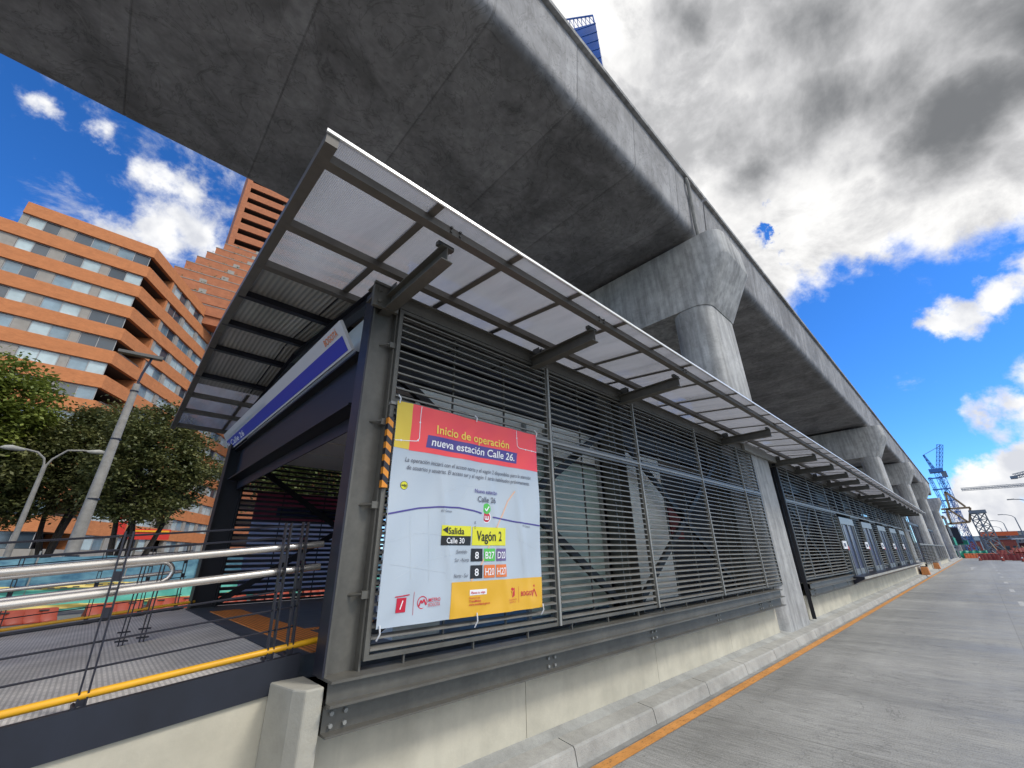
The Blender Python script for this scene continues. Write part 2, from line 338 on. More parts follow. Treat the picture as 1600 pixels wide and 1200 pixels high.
# ------------------------------------------------------------------ ground, road, kerb
def roadx(m, N, L, b, tc, src):
    f1 = _noise(N, L, tc, 1.0, (.9, .16, 1), detail=10, rough=.7)       # transverse finishing streaks
    f2 = _noise(N, L, tc, 1.0, (.03, .55, 1), detail=6, loc=(0, 3, 0))  # long wheel tracks
    f3 = _noise(N, L, tc, 14, (2.6, .22, 1), detail=8, rough=.75)
    c = _mul(N, L, src, _ramp(N, L, f1, .36, .62, G(.84), G(1.10)))
    c = _mul(N, L, c, _ramp(N, L, f2, .36, .62, G(.78), G(1.12)))
    c = _mul(N, L, c, _ramp(N, L, f3, .36, .6, G(.70), G(1.12)))
    c = _mul(N, L, c, _ramp(N, L, _noise(N, L, tc, 80, detail=4, rough=.7), .36, .54, G(.62), G(1.04)))
    br = N.new('ShaderNodeTexBrick'); br.offset = 0; br.inputs['Scale'].default_value = 1; br.inputs['Brick Width'].default_value = 5.2; br.inputs['Row Height'].default_value = 3.15; br.inputs['Mortar Size'].default_value = .010
    br.inputs['Color1'].default_value = (1, 1, 1, 1); br.inputs['Color2'].default_value = (.93, .93, .92, 1); br.inputs['Mortar'].default_value = (.78, .78, .76, 1)
    L.new(tc.outputs['Object'], br.inputs['Vector']); c = _mul(N, L, c, br.outputs['Color'])
    w = _noise(N, L, tc, .45, dist=2.2, detail=9, loc=(9, 2, 0)); mm = N.new('ShaderNodeMath'); mm.operation = 'SUBTRACT'; L.new(w, mm.inputs[0]); mm.inputs[1].default_value = .5
    ab = N.new('ShaderNodeMath'); ab.operation = 'ABSOLUTE'; L.new(mm.outputs[0], ab.inputs[0]); c = _mul(N, L, c, _ramp(N, L, ab.outputs[0], .0, .0025, G(.55), G(1)))
    c = _mul(N, L, c, _ramp(N, L, _noise(N, L, tc, 1.7, detail=4, loc=(4, 4, 0)), .28, .34, G(.72), G(1)))
    L.new(c, b.inputs['Base Color'])
    L.new(_ramp(N, L, f1, .35, .65, G(.42), G(.8)), b.inputs['Roughness'])
M['road'] = mat('concrete_road', (.325, .325, .31), .6, var=.1, vscale=.6, bump=.25, bscale=70, extra=roadx)
M['asphalt'] = mat('asphalt', (.15, .147, .14), .85, var=.2, vscale=1)
structure('ground', MB().box(-700, 3500, -2500, 2500, -.5, -.012), M['asphalt'])
structure('road', MB().add([(-40, -3.3, 0), (330, -3.3, 0), (330, 2.80, 0), (-40, 2.80, 0)], [(0, 1, 2, 3)]), M['road'])
structure('far_road', MB().add([(-40, -20, -.004), (330, -20, -.004), (330, -3.3, -.004), (-40, -3.3, -.004)], [(0, 1, 2, 3)]), M['asphalt'])
def linex(m, N, L, b, tc, src):
    w = _ramp(N, L, _noise(N, L, tc, 14, (1, 3, 1), detail=8, rough=.75), .34, .44, G(0), G(1))
    t = N.new('ShaderNodeBsdfTransparent'); mx = N.new('ShaderNodeMixShader'); L.new(w, mx.inputs[0]); L.new(t.outputs[0], mx.inputs[1]); L.new(b.outputs[0], mx.inputs[2])
    L.new(mx.outputs[0], N['Material Output'].inputs[0])
M['orange_line'] = mat('worn_orange_road_paint', (.56, .25, .06), .7, var=.2, vscale=5, extra=linex)
M['white_line'] = mat('worn_white_road_paint', (.42, .42, .41), .7, var=.2, vscale=5, extra=linex)
structure('road_edge_line', MB().add([(-20, 2.585, .004), (110, 2.585, .004), (110, 2.705, .004), (-20, 2.705, .004)], [(0, 1, 2, 3)]), M['orange_line'])
mb = MB()
for k in range(-2, 16):
    x = 8.0+k*6.2
    mb.add([(x, -.44, .004), (x+1.7, -.44, .004), (x+1.7, -.31, .004), (x, -.31, .004)], [(0, 1, 2, 3)])
mb.add([(52, .95, .004), (57, .9, .004), (57, 1.08, .004), (52, 1.03, .004)], [(0, 1, 2, 3)]); mb.add([(57, .7, .004), (61, .99, .004), (57, 1.28, .004)], [(0, 1, 2)])
structure('lane_markings', mb, M['white_line'])
mb = MB().add([(-20, 2.715, .005), (120, 2.715, .005), (120, 2.80, .005), (-20, 2.80, .005)], [(0, 1, 2, 3)])
structure('gutter', mb, M['gutter'])
mb = MB(); x = -16.0
while x < 118:
    w = 1.28
    rings = []
    for xx in (x+.002, x+w-.002):
        rings.append([(xx, 2.778, 0), (xx, 2.788, .05), (xx, 2.803, .118), (xx, 2.818, .134), (xx, 2.985, .153), (xx, 2.985, 0)])
    mb.loft(rings); x += w+.008
structure('kerb', mb, M['kerb'])
structure('footway', MB().add([(-16, 2.985, .150), (120, 2.985, .150), (120, 3.32, .245), (-16, 3.32, .245), (-16, 2.985, -.1), (120, 2.985, -.1)], [(0, 1, 2, 3), (0, 4, 5, 1)]), M['footway'])

# ------------------------------------------------------------------ viaduct
def prof(off=0):
    o = off
    right = [(3.22, 9.95+o), (3.14, 9.95+o), (3.05, 9.968+o), (2.98+o, 10.01+o), (2.93+o, 10.09), (2.91+o, 10.18), (2.903+o, 10.26), (2.898+o, 10.34), (2.86+o, 10.7), (2.755+o, 11.72), (3.0, 11.72), (3.06, 10.45)]
    left = [(12.34-y, z) for y, z in reversed(right)]
    return right+left
def span(x0, x1, label, joints):
    t = thing('viaduct_span', label, 'viaduct', ((x0+x1)/2, 6.17, 9.95), 'viaduct spans over the station')
    mb = MB(); rings = []
    xs = [x0]+sorted(j for j in joints if x0+.3 < j < x1-.3)+[x1]
    for i in range(len(xs)-1):
        a, b = xs[i], xs[i+1]
        P = prof(); Q = prof(.006)
        rings += [[(a+.012, y, z) for y, z in P]]
        n = max(1, int((b-a)/1.2))
        rings += [[(b-.012, y, z) for y, z in P]]
        if i < len(xs)-2: rings += [[(b-.008, y, z) for y, z in Q], [(b+.008, y, z) for y, z in Q]]
    mb.loft(rings); mb.build('girder', M['viaduct'], t, smooth=True)
    for yy in (2.66, 12.34-2.84):
        m = MB(); m.loft([[(x, yy, 11.74), (x, yy+.18, 11.74), (x, yy+.20, 11.80), (x, yy+.18, 11.87), (x, yy, 11.87), (x, yy-.02, 11.80)] for x in (x0+.02, x1-.02)])
        m.build('coping', M['pier'], t)
    return t
PX = [11.0, 39.0, 58.5, 78.5, 104.5]
J = [9.15-2.2*k for k in range(16)]
s0 = span(-26, 10.97, 'first grey concrete viaduct span, filling the top of the picture', J)
MB().tube([(9.75, 2.72, 11.7), (9.76, 2.70, 11.45), (9.9, 2.76, 11.1), (9.96, 2.80, 10.6), (10.0, 2.83, 10.2), (10.1, 2.86, 9.85)], .05, 8).build('drain_pipe', M['gutter'], s0, smooth=True)
nm = ['second viaduct span, from the near pier to the second pier', 'third viaduct span, between the second and third piers', 'fourth viaduct span, far down the road', 'last viaduct span, ending in open air before the cranes']
for i in range(4):
    a, b = PX[i]+.03, PX[i+1]-.03
    if i == 3: b = 99.5
    c_ = (a+b)/2; span(a, b, nm[i], [c_+1.265+2.2*k for k in range(-9, 9)])
def rrect(x0, x1, y0, y1, r, n=5):
    pts = []
    for cx, cy, a0 in ((x1-r, y0+r, -90), (x1-r, y1-r, 0), (x0+r, y1-r, 90), (x0+r, y0+r, 180)):
        b = rad(a0); c_, s_ = math.cos(b), math.sin(b); pts.append((cx+r*c_+.03*s_, cy+r*s_-.03*c_))
        for k in range(n+1):
            a = rad(a0+90*k/n); pts.append((cx+r*math.cos(a), cy+r*math.sin(a)))
        b = rad(a0+90); c_, s_ = math.cos(b), math.sin(b); pts.append((cx+r*c_-.03*s_, cy+r*s_+.03*c_))
    return pts
def pier(x, label):
    t = thing('viaduct_pier', label, 'pier', (x, 3.8, 0), 'viaduct piers along the station')
    for y0, y1, first in ((3.0, 4.06, True), (8.28, 9.34, False)):
        r = .42
        rr = [[(px, py, z) for px, py in rrect(x-1.02, x+1.02, y0, y1, r)] for z in (0, 2.3, 2.32, 5, 7.7)]
        MB().loft(rr).build('column', M['pier'], t, smooth=True)
    rings = []
    for z, yo, e in ((7.7, 2.98, .42), (9.0, 2.30, .40), (9.04, 2.28, .40), (9.8, 2.31, .40)):
        rings.append([(px, py, z) for px, py in rrect(x-1.04, x+1.04, yo, 12.34-yo, e)])
    MB().loft(rings).build('cross_beam', M['pier'], t, smooth=True)
    for yy in (4.2, 8.1):
        for dx in (-.6, .6): MB().box(x+dx-.25, x+dx+.25, yy-.3, yy+.3, 9.8, 9.95).build('bearing', M['steel_d'], t)
    return t
p1 = pier(11.0, 'near pier whose smooth column stands flush in the station wall')
for i, (x, lb) in enumerate([(39.0, 'second pier, its hammerhead above the canopy'), (58.5, 'third pier, rising behind the end of the canopy'), (78.5, 'fourth pier, just past the station end'), (104.5, 'fifth pier, where the finished deck stops'), (150, 'farthest pier with no deck on it yet')]):
    c = copy_tree(p1); c.location.x = x; c['label'] = lb
    if i == 4: c.location.z = -3.2

# ------------------------------------------------------------------ station
FZ = 1.0     # platform level
st = thing('bus_station', 'long grey louvred bus station with a translucent overhanging canopy under the viaduct', 'bus station', (1.2, 3.0, 0))
# plinth
M['block'] = mat('grey_concrete_block', (.37, .355, .30), .85, var=.1, vscale=6, bump=.2, bscale=60)
mb = MB(); 
for a, b in ((1.21, 3.05), (3.056, 5.3), (5.306, 7.6), (7.606, 9.94)): MB().box(a, b, 3.10, 3.5, .1, .66).build('plinth', M['plinth'], st)
x = 12.1
while x < 44: MB().box(x, x+2.39, 3.10, 3.5, .1, .66 if x < 16.5 else .74).build('plinth', M['plinth'], st); x += 2.396
MB().box(44.1, 76, 3.1, 3.5, .1, .62).build('plinth', M['plinth'], st)
MB().loft([[(1.0, 3.3, z), (1.05, 3.02, z), (1.10, 2.94, z), (1.205, 2.94, z), (1.205, 3.3, z)] for z in (0.1, .90)]).build('corner_block', M['block'], st, bevel=.01)
pass
def floorx(m, N, L, b, tc, src): pass
M['pfloor'] = mat('dark_platform_tiles', (.075, .088, .105), .4, var=.3, vscale=5)
MB().box(1.12, 44, 3.42, 8.0, FZ-.14, FZ).build('platform_floor', M['pfloor'], st)
def tactx(m, N, L, b, tc, src):
    w = N.new('ShaderNodeTexWave'); w.bands_direction = 'X'; w.inputs['Scale'].default_value = 9; L.new(tc.outputs['Object'], w.inputs['Vector'])
    c = _mul(N, L, src, _ramp(N, L, w.outputs['Fac'], .3, .6, G(.55), G(1))); L.new(c, b.inputs['Base Color'])
M['tactile'] = mat('orange_tactile_paving', (.80, .26, .045), .6, var=.15, vscale=7, extra=tactx)
MB().box(1.28, 1.62, 3.45, 7.15, FZ, FZ+.006).build('tactile_strip', M['tactile'], st)
MB().box(1.63, 12, 4.52, 4.62, FZ, FZ+.006).build('tactile_strip', M['tactile'], st)
# sill beams
def sill(x0, x1, bolts, zb=.655):
    m = MB()
    m.box(x0, x1, 2.885, 3.12, .915, .93); m.box(x0, x1, 2.93, 2.94, .815, .915); m.box(x0, x1, 2.865, 2.93, .800, .815)   # channel
    m.box(x0, x1, 2.90, 3.08, .790, .7998); m.box(x0, x1, 2.955, 2.968, zb+.012, .790); m.box(x0, x1, 2.88, 3.08, zb, zb+.012)
    o = m.build('sill_beam', M['steel'], st)
    for bx in bolts:
        for dx in (0, .085):
            for z in (.695, .755): MB().tube([(bx+dx, 2.956, z), (bx+dx, 2.938, z)], .013, 6).build('bolt', M['steel_l'], o)
sill(1.22, 9.95, (1.27, 3.2, 5.02, 6.9, 8.75, 9.25))
sill(12.16, 17.2, (12.5, 14.4, 16.2))
# columns
def hcol(x, y0, y1, z0, z1, m='steel', w=.25):
    mb = MB(); mb.box(x-w/2, x-w/2+.014, y0, y1, z0, z1); mb.box(x+w/2-.014, x+w/2, y0, y1, z0, z1)
    ym = (y0+y1)/2; mb.box(x-w/2+.014, x+w/2-.014, ym-.005, ym+.005, z0, z1); mb.build('column', M[m], st)
hcol(1.335, 3.01, 3.15, .93, 3.80, 'steel', .23)
MB().box(1.20, 1.213, 2.995, 3.15, .93, 3.80).build('unlit_flange', M['steel_d'], st)  # dark sheet painted in for the unlit front face of the column
hcol(1.30, 7.83, 8.08, .2, 3.7, 'steel_dd', .3)
for i, x in enumerate((5.05, 8.8, 12.4, 16.1, 19.9, 23.6, 27.3, 31.0, 34.7, 38.4, 42.1)):
    hcol(x, 3.10, 3.34, .93, 3.8, 'steel' if x < 12.3 else 'steel_d'); hcol(x, 7.83, 8.07, .2, 3.7, 'steel_dd')
# first column: stub brackets that hold the louvre frame
for z in (1.35, 1.95, 2.6, 3.3): MB().box(1.40, 1.485, 3.0, 3.03, z, z+.05).tube([(1.31, 3.11, z+.02), (1.40, 3.005, z+.03)], .008, 6).build('frame_bracket', M['steel'], st)
def louvre(x0, x1, z0, z1, y, mulls, m='slat', mf='steel', pitch=.066, fr=.035, depth=.05, sw=.0125):
    f = MB(); w = fr
    f.box(x0, x0+w, y-.02, y+.02, z0, z1); f.box(x1-w, x1, y-.02, y+.02, z0, z1)
    f.box(x0+w, x1-w, y-.02, y+.02, z0, z0+.03); f.box(x0+w, x1-w, y-.02, y+.02, z1-.03, z1)
    sl_ = MB(); n = int((z1-z0-.06)/pitch); pt = (z1-z0-.06)/n
    for k in range(n):
        z = z0+.03+pt*(k+.5); a = x0+w; b = x1-w; th = sw/2; r = .006
        sl_.add([(a, y-depth/2, z-th-r), (b, y-depth/2, z-th-r), (b, y+depth/2, z-th+r), (a, y+depth/2, z-th+r), (a, y-depth/2, z+th-r), (b, y-depth/2, z+th-r), (b, y+depth/2, z+th+r), (a, y+depth/2, z+th+r)],
                [(0, 3, 2, 1), (4, 5, 6, 7), (0, 1, 5, 4), (1, 2, 6, 5), (2, 3, 7, 6), (3, 0, 4, 7)])
    o = sl_.build('louvre_panel', M[m], st); f.build('frame', M[mf], o)
    if mulls:
        for x in mulls: MB().box(x-.006, x+.006, y+.027, y+.045, z0, z1).build('slat_support', M[mf], o)
    return o
near = [(1.45, 3.42), (3.42, 5.32), (5.32, 7.40), (7.40, 9.42), (9.42, 10.40)]
for a, b in near:
    n = 2 if b-a > 1.5 else 0
    mu = [a+(b-a)*(k+1)/3 for k in range(n)]
    a += .003; b -= .003
    louvre(a, b, 2.805, 3.70, 3.0, mu, mf='steel' if a > 3 else 'steel'); louvre(a, b, .985, 2.775, 3.0, mu)
MB().box(1.45, 10.40, 2.965, 3.015, 2.778, 2.802).build('mid_rail', M['steel_l'], st)
for x in (3.42, 5.32, 7.40, 9.42): MB().box(x-.012, x+.012, 2.962, 2.978, .985, 3.70).build('cover_strip', M['steel_l'], st)
# small uprights between sill and louvre
x = 1.75
while x < 9.9: MB().box(x, x+.012, 2.99, 3.01, .93, .985).build('stud', M['steel'], st); x += .62
# section two
MB().box(12.145, 12.165, 2.98, 3.06, .20, 3.72).build('end_post', M['steel_dd'], st)
edges = [12.2, 13.05, 14.95, 17.0]
for a, b in zip(edges, edges[1:]):
    louvre(a+.003, b-.003, 2.805, 3.70, 3.0, [(a+b)/2], pitch=.078); louvre(a+.003, b-.003, .985, 2.775, 3.0, [(a+b)/2], pitch=.078)
x = 17.0
while x < 42: louvre(x+.003, x+1.247, 2.805, 3.70, 3.0, None, pitch=.095); x += 1.25
MB().box(12.2, 42.0, 2.965, 3.015, 2.778, 2.802).build('mid_rail', M['steel_l'], st)
# doors with lower louvres between
dx0 = [17.75, 21.75, 25.7, 29.6, 33.5]
mblouv = [17.05]+[d+2.35 for d in dx0]
for k, d in enumerate(dx0):
    t = MB()
    t.box(d, d+.10, 2.94, 3.04, .86, 2.66); t.box(d+2.2, d+2.30, 2.94, 3.04, .86, 2.66); t.box(d+.1, d+2.2, 2.94, 3.04, 2.44, 2.66); t.box(d+1.1, d+1.18, 2.95, 3.03, .86, 2.44)
    t.box(d+.3, d+.36, 2.95, 3.03, .86, 2.44); t.box(d+1.92, d+1.98, 2.95, 3.03, .86, 2.44)
    o = t.build('platform_door', M['doorframe'], st)
    for a, b in ((.36, 1.1), (1.18, 1.92), (.1, .3), (1.98, 2.2)): MB().box(d+a, d+b, 2.985, 2.995, 1.05, 2.44).build('glass', M['doorblue'], o)
    MB().box(d+.1, d+2.2, 2.97, 3.01, .88, 1.05).build('kick_plate', M['doorframe'], o)
    MB().box(d-.62, d-.02, 2.93, 2.955, 1.66, 1.90).build('route_plate', M['white'], o)
    MB().box(d-.50, d-.26, 2.922, 2.9295, 1.73, 1.83).build('route_mark', M['doorblue'], o)
    MB().box(d+.02, d+.14, 2.935, 2.9395, 1.62, 1.74).build('marker', M['red'], o)
for k, a in enumerate(mblouv):
    b = dx0[k]-.03 if k < 5 else 42.0
    louvre(a, b, 1.0, 2.775, 3.0, None, pitch=.09)
# boarding ledge
mb = MB(); mb.loft([[(x, 2.66, .80), (x, 2.66, .86), (x, 3.05, .885), (x, 3.05, .66), (x, 2.95, .66)] for x in (17.1, 37.0)])
mb.build('boarding_ledge', M['steel_d'], st)
MB().box(17.1, 37, 2.645, 2.658, .80, .865).build('ledge_edge', M['kerb'], st)
# top beam over the louvres
mb = MB(); mb.box(1.18, 42, 2.985, 3.0, 3.71, 3.83); mb.box(1.18, 42, 2.95, 3.10, 3.83, 3.842); mb.box(1.18, 42, 3.0, 3.10, 3.705, 3.715)
mb.build('eaves_beam', M['steel'], st)
MB().box(9.9, 12.3, 2.93, 2.982, 3.70, 3.86).build('flashing', M['steel_l'], st)
mb = MB(); mb.box(1.18, 1.42, 2.95, 2.985, 3.62, 3.87)
for dx in (.05, .18):
    for z in (3.67, 3.78): mb.tube([(1.18+dx, 2.95, z), (1.18+dx, 2.93, z)], .016, 8)
mb.build('gusset', M['steel'], st)
# far side
for a, b in ((1.46, 5.0), (5.0, 8.7), (8.7, 12.4), (12.4, 20), (20, 30), (30, 42)):
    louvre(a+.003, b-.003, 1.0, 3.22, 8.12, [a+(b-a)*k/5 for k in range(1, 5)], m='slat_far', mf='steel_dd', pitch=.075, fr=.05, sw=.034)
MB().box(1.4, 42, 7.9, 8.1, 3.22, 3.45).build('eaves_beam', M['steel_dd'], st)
MB().box(1.2, 42, 7.9, 8.3, -.02, .98).build('plinth', M['plinth'], st)
# X braces
def brace(xa, xb, y, m, z0=1.02, z1=3.2):
    xm = (xa+xb)/2; zm = (z0+z1)/2; mb = MB()
    for (a, b) in (((xa, z0), (xb, z1)), ((xa, z1), (xb, z0))):
        mb.bar((a[0], y, a[1]), (b[0], y, b[1]), .05, .085, (0, 1, 0)) if False else mb.bar((a[0], y+(0 if a[1] == z0 else .055), a[1]), (b[0], y+(0 if a[1] == z0 else .055), b[1]), .05, .085)
    mb.box(xm-.12, xm+.12, y-.035, y-.027, zm-.12, zm+.12); mb.build('cross_brace', M[m], st)
for a, b in ((1.43, 4.92), (5.18, 8.67), (12.5, 16.0)):
    brace(a, b, 3.17, 'steel_dd', z1=3.3); brace(a, b, 7.95, 'steel_dd')
# purlins
def zr(y): return 3.775+.107*(y-1.85) if y <= 5.55 else 4.171-.120*(y-5.55)
def xf(y): return .35+.035*(y-1.85)/7.2
PY = [2.02, 2.82, 3.55, 4.3, 5.22, 6.0, 6.85, 7.55, 8.2, 8.9]
for y in PY:
    MB().box(xf(y)+.012, 40.2, y-.035, y+.035, zr(y), zr(y)+.065).build('purlin', M['purlin'] if y < 3.9 or y > 7.2 else M['steel_d'], st)
def sheet(y0, y1, m, nm_, up=.0):
    mb = MB(); x = xf((y0+y1)/2); k = 0
    xs = [None]+[1.12+.77*i for i in range(51)]
    for i in range(len(xs)-1):
        g = 0
        a = (lambda y: xf(y)+.01) if xs[i] is None else (lambda y, v=xs[i]: v+g)
        b = (lambda y, v=xs[i+1]: v-g)
        z0 = zr(y0)+.068+up; z1 = zr(y1)+.068+up
        mb.hexa([(a(y0), y0, z0), (b(y0), y0, z0), (b(y1), y1, z1), (a(y1), y1, z1), (a(y0), y0, z0+.01), (b(y0), y0, z0+.01), (b(y1), y1, z1+.01), (a(y1), y1, z1+.01)])
    return mb.build(nm_, m, st)
sheet(1.85, 3.62, M['poly'], 'translucent_roof')
sheet(3.622, 5.55, M['zinc'], 'metal_roof'); sheet(5.552, 7.2, M['zinc'], 'metal_roof')
sheet(7.202, 9.05, M['poly'], 'translucent_roof')
mb = MB()
for i in range(51):
    x = 1.12+.77*i
    MB().bar((x, 1.85, zr(1.85)+.078), (x, 3.62, zr(3.62)+.078), .055, .03).build('glazing_bar', M['purlin'], st)
    if i < 20: MB().bar((x, 7.25, zr(7.25)+.078), (x, 9.05, zr(9.05)+.078), .045, .03).build('glazing_bar', M['purlin'], st)
for i in range(14):
    x = 1.12+.77*i
    for y0, y1 in ((3.66, 5.53), (5.57, 7.15)): MB().bar((x, y0, zr(y0)+.062), (x, y1, zr(y1)+.062), .014, .009).build('lap_joint', M['dark'], st)
mb = MB()
for y0, y1 in ((1.85, 5.55), (5.55, 9.05)): mb.bar((xf(y0)+.03, y0, zr(y0)+.038), (xf(y1)+.03, y1, zr(y1)+.038), .07, .075)
mb.build('verge_trim', M['purlin'], st)
MB().box(xf(1.85)-.01, 40.2, 1.835, 1.848, zr(1.85)+.066, zr(1.85)+.088).build('eaves_trim', mat('bright_aluminium', (.80, .81, .80), .35, .2), st)
MB().box(.4, 40.2, 9.05, 9.08, zr(9.05)+.07, zr(9.05)+.12).build('eaves_trim', M['purlin'], st)
# brackets
for x in (1.34, 3.18, 5.04, 8.75, 12.15, 14.0, 15.9, 17.75, 19.6, 23.3, 25.2, 27.1, 29.0, 30.9, 32.8, 34.7, 36.6, 38.4):
    mb = MB(); mb.ibeam((x, 3.12, 3.695), (x, 2.08, 3.695), .135, .10, .010, .008)
    o = mb.build('canopy_bracket', M['steel'], st)
    mb = MB(); mb.box(x-.07, x+.07, 2.10, 2.14, 3.765, 3.80)
    for dx in (-.04, .04):
        for z in (.02, .06): mb.tube([(x+dx, 1.985, zr(2)+z), (x+dx, 1.972, zr(2)+z)], .011, 6)
    mb.box(x-.02, x-.012, 2.85, 2.95, 3.765, 3.86); mb.box(x+.03, x+.038, 2.85, 2.95, 3.765, 3.86)
    mb.build('cleat', M['bolt'], o)
# roof beams across at the front and at columns
mb = MB()
for y0, y1 in ((3.1, 5.55), (5.55, 8.3)): mb.ibeam((1.28, y0, zr(y0)-.075), (1.28, y1, zr(y1)-.075), .14, .09)
mb.build('front_rafter', M['steel_d'], st)
for x in (5.05, 8.8, 12.4, 16.1, 19.9, 23.6, 27.3, 31.0, 34.7, 38.4):
    mb = MB()
    for y0, y1 in ((3.1, 5.55), (5.55, 8.1)): mb.ibeam((x, y0, zr(y0)-.075), (x, y1, zr(y1)-.075), .14, .09)
    mb.build('rafter', M['steel_d'], st)
# entrance header
mb = MB(); mb.ibeam((1.30, 3.25, 3.04), (1.30, 7.84, 3.04), .50, .18, .02, .012); mb.build('entrance_beam', M['steel_dd'], st)
MB().box(1.36, 1.375, 3.25, 7.84, 2.66, 2.785).build('roller_housing', M['steel_d'], st)
MB().box(1.345, 1.36, 3.26, 7.84, 3.29, 3.80).build('header_panel', M['panel'], st)
MB().box(1.55, 42, 3.45, 7.82, 3.14, 3.16).build('ceiling', M['ceiling'], st)
for y in (4.3, 5.1, 5.9, 6.7): MB().box(1.55, 14, y-.006, y+.006, 3.128, 3.139).build('ceiling_joint', M['panel'], st)
# inner linings seen through the louvres
MB().box(1.45, 42, 3.36, 3.42, 3.22, 3.50).build('inner_beam', M['steel_dd'], st)
MB().box(1.45, 9.9, 3.30, 3.35, 3.52, 3.60).build('inner_beam', M['steel_d'], st)
MB().box(3.4, 4.86, 3.40, 3.41, 1.02, 2.74).build('inner_glass', M['glass_i'], st)
for x in (3.4, 3.78, 4.86): MB().box(x-.02, x+.02, 3.35, 3.395, 1.0, 3.1).build('glass_post', M['steel_l'], st)
MB().box(1.9, 4.9, 3.40, 3.43, 2.78, 3.18).build('inner_panel', M['panel'], st)
MB().box(1.9, 2.35, 3.44, 3.75, 1.0, 2.95).build('cabinet', M['panel'], st)
MB().box(4.9, 5.19, 3.40, 3.43, 1.0, 3.18).build('dark_backing', M['dark'], st)  # dark strip added to block the bright gap behind the louvres
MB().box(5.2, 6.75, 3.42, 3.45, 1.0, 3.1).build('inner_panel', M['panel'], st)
MB().box(6.78, 9.9, 3.75, 3.78, 1.0, 3.1).build('dark_backing', M['dark'], st)
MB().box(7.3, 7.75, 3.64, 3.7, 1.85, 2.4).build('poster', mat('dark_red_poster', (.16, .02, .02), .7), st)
MB().box(12.5, 42, 3.9, 3.93, 1.0, 3.1).build('dark_backing', M['dark'], st)  # near-black sheet stands in for the unlit station interior
for x in (13.6, 15.2, 18.7, 22.5, 26): MB().box(x, x+.3, 3.86, 3.895, 1.2, 2.9).build('inner_light_panel', M['glass_i'], st)
# motor gear behind first louvre
mb = MB(); mb.box(1.5, 1.86, 3.3, 3.48, 2.80, 3.02); mb.tube([(1.52, 3.29, 3.0), (1.52, 3.5, 3.0)], .05, 12); mb.tube([(1.46, 3.28, 2.84), (1.9, 3.28, 2.76)], .02, 8); mb.tube([(1.5, 3.25, 2.78), (1.85, 3.3, 2.86), (1.95, 3.35, 2.7)], .012, 6)
mb.build('shutter_motor', M['bolt'], st)
# end of wagon and lower fence-like louvres past it
MB().box(36.3, 36.48, 2.90, 2.96, .86, 3.7).build('pale_post', M['kerb'], st)
x = 44.2
for k in range(9):
    louvre(x+.01, x+3.4, .62, 1.95+.0*k, 3.0, [x+1.2, x+2.3], pitch=.11, m='slat'); x += 3.5
MB().box(44.2, 76, 2.96, 3.04, 1.955, 2.02).build('rail', M['steel_l'], st)
for k in range(8):
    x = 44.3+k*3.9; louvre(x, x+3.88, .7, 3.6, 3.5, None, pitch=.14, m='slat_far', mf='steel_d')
MB().box(44.2, 76, 3.45, 3.6, 3.6, 3.75).build('eaves_beam', M['steel_d'], st)

# ------------------------------------------------------------------ text helper
def text_mesh(txt, size, x, z, y, sx=1.0, shear=0, align='LEFT', bold=0.0, warp=None, place=None):
    c = bpy.data.curves.new('lettering', 'FONT'); c.body = txt; c.size = size; c.align_x = align; c.shear = shear; c.offset = bold; c.resolution_u = 3
    o = bpy.data.objects.new('lettering', c); COL.objects.link(o)
    bpy.context.view_layer.update()
    me = bpy.data.meshes.new_from_object(o.evaluated_get(bpy.context.evaluated_depsgraph_get()))
    vs = [(v.co.x*sx, v.co.y) for v in me.vertices]; fs = [tuple(p.vertices) for p in me.polygons]
    bpy.data.objects.remove(o); bpy.data.curves.remove(c); bpy.data.meshes.remove(me)
    return vs, fs

# ------------------------------------------------------------------ banner
BX, BZ, BY = 1.50, 1.165, 2.945
def bw(x, z):   # cloth relief, metres towards the road
    w = .006*math.sin(7*x+3*z) + .004*math.sin(17*x-9*z+1) + .003*math.sin(5*z-2*x)
    for gx, gz in ((0, 1.64), (.82, 1.64), (1.65, 1.64), (0, 0), (.85, 0), (1.65, 0)):      # folds run to each tie
        dx, dz = x-gx, z-gz; r = math.hypot(dx, dz); a = math.atan2(dz, dx)
        w += .005*math.exp(-r*2.6)*math.cos(a*7)*min(1, r*4)
    for fx, k in ((.42, .35), (.95, .42), (1.30, .30)):
        d = x-fx-k*(1.3-z)*.5; w += .012*math.exp(-(d/.034)**2)*max(0, min(1, (1.5-z)*1.5))
    return w
def bm_grid(mb, pts, lift):
    """quad given as 4 banner corners (bl, br, tr, tl), finely divided"""
    (ax, az), (bx_, bz), (cx, cz), (dx, dz) = pts
    nx = max(1, int(math.hypot(bx_-ax, bz-az)/.025)); nz = max(1, int(math.hypot(dx-ax, dz-az)/.025)); base = len(mb.v)
    for j in range(nz+1):
        for i in range(nx+1):
            u = i/nx; v = j/nz
            x = (ax*(1-u)+bx_*u)*(1-v)+(dx*(1-u)+cx*u)*v; z = (az*(1-u)+bz*u)*(1-v)+(dz*(1-u)+cz*u)*v
            mb.v.append((BX+x, BY-bw(x, z)-lift*1.6, BZ+z))
    for j in range(nz):
        for i in range(nx):
            a = base+j*(nx+1)+i; mb.f.append((a, a+1, a+nx+2, a+nx+1)); mb.mi.append(mb.cur)
    return mb
def rect(x0, z0, x1, z1): return [(x0, z0), (x1, z0), (x1, z1), (x0, z1)]
def vinyl(name, c, **k): return mat(name, c, .38, spec=.45, bump=.05, bscale=200, **k)
VW = vinyl('white_vinyl', (.45, .515, .58)); VR = vinyl('red_vinyl', (.92, .075, .085)); VY = vinyl('yellow_vinyl', (.74, .54, .05)); VO = vinyl('amber_vinyl', (.74, .42, .035))
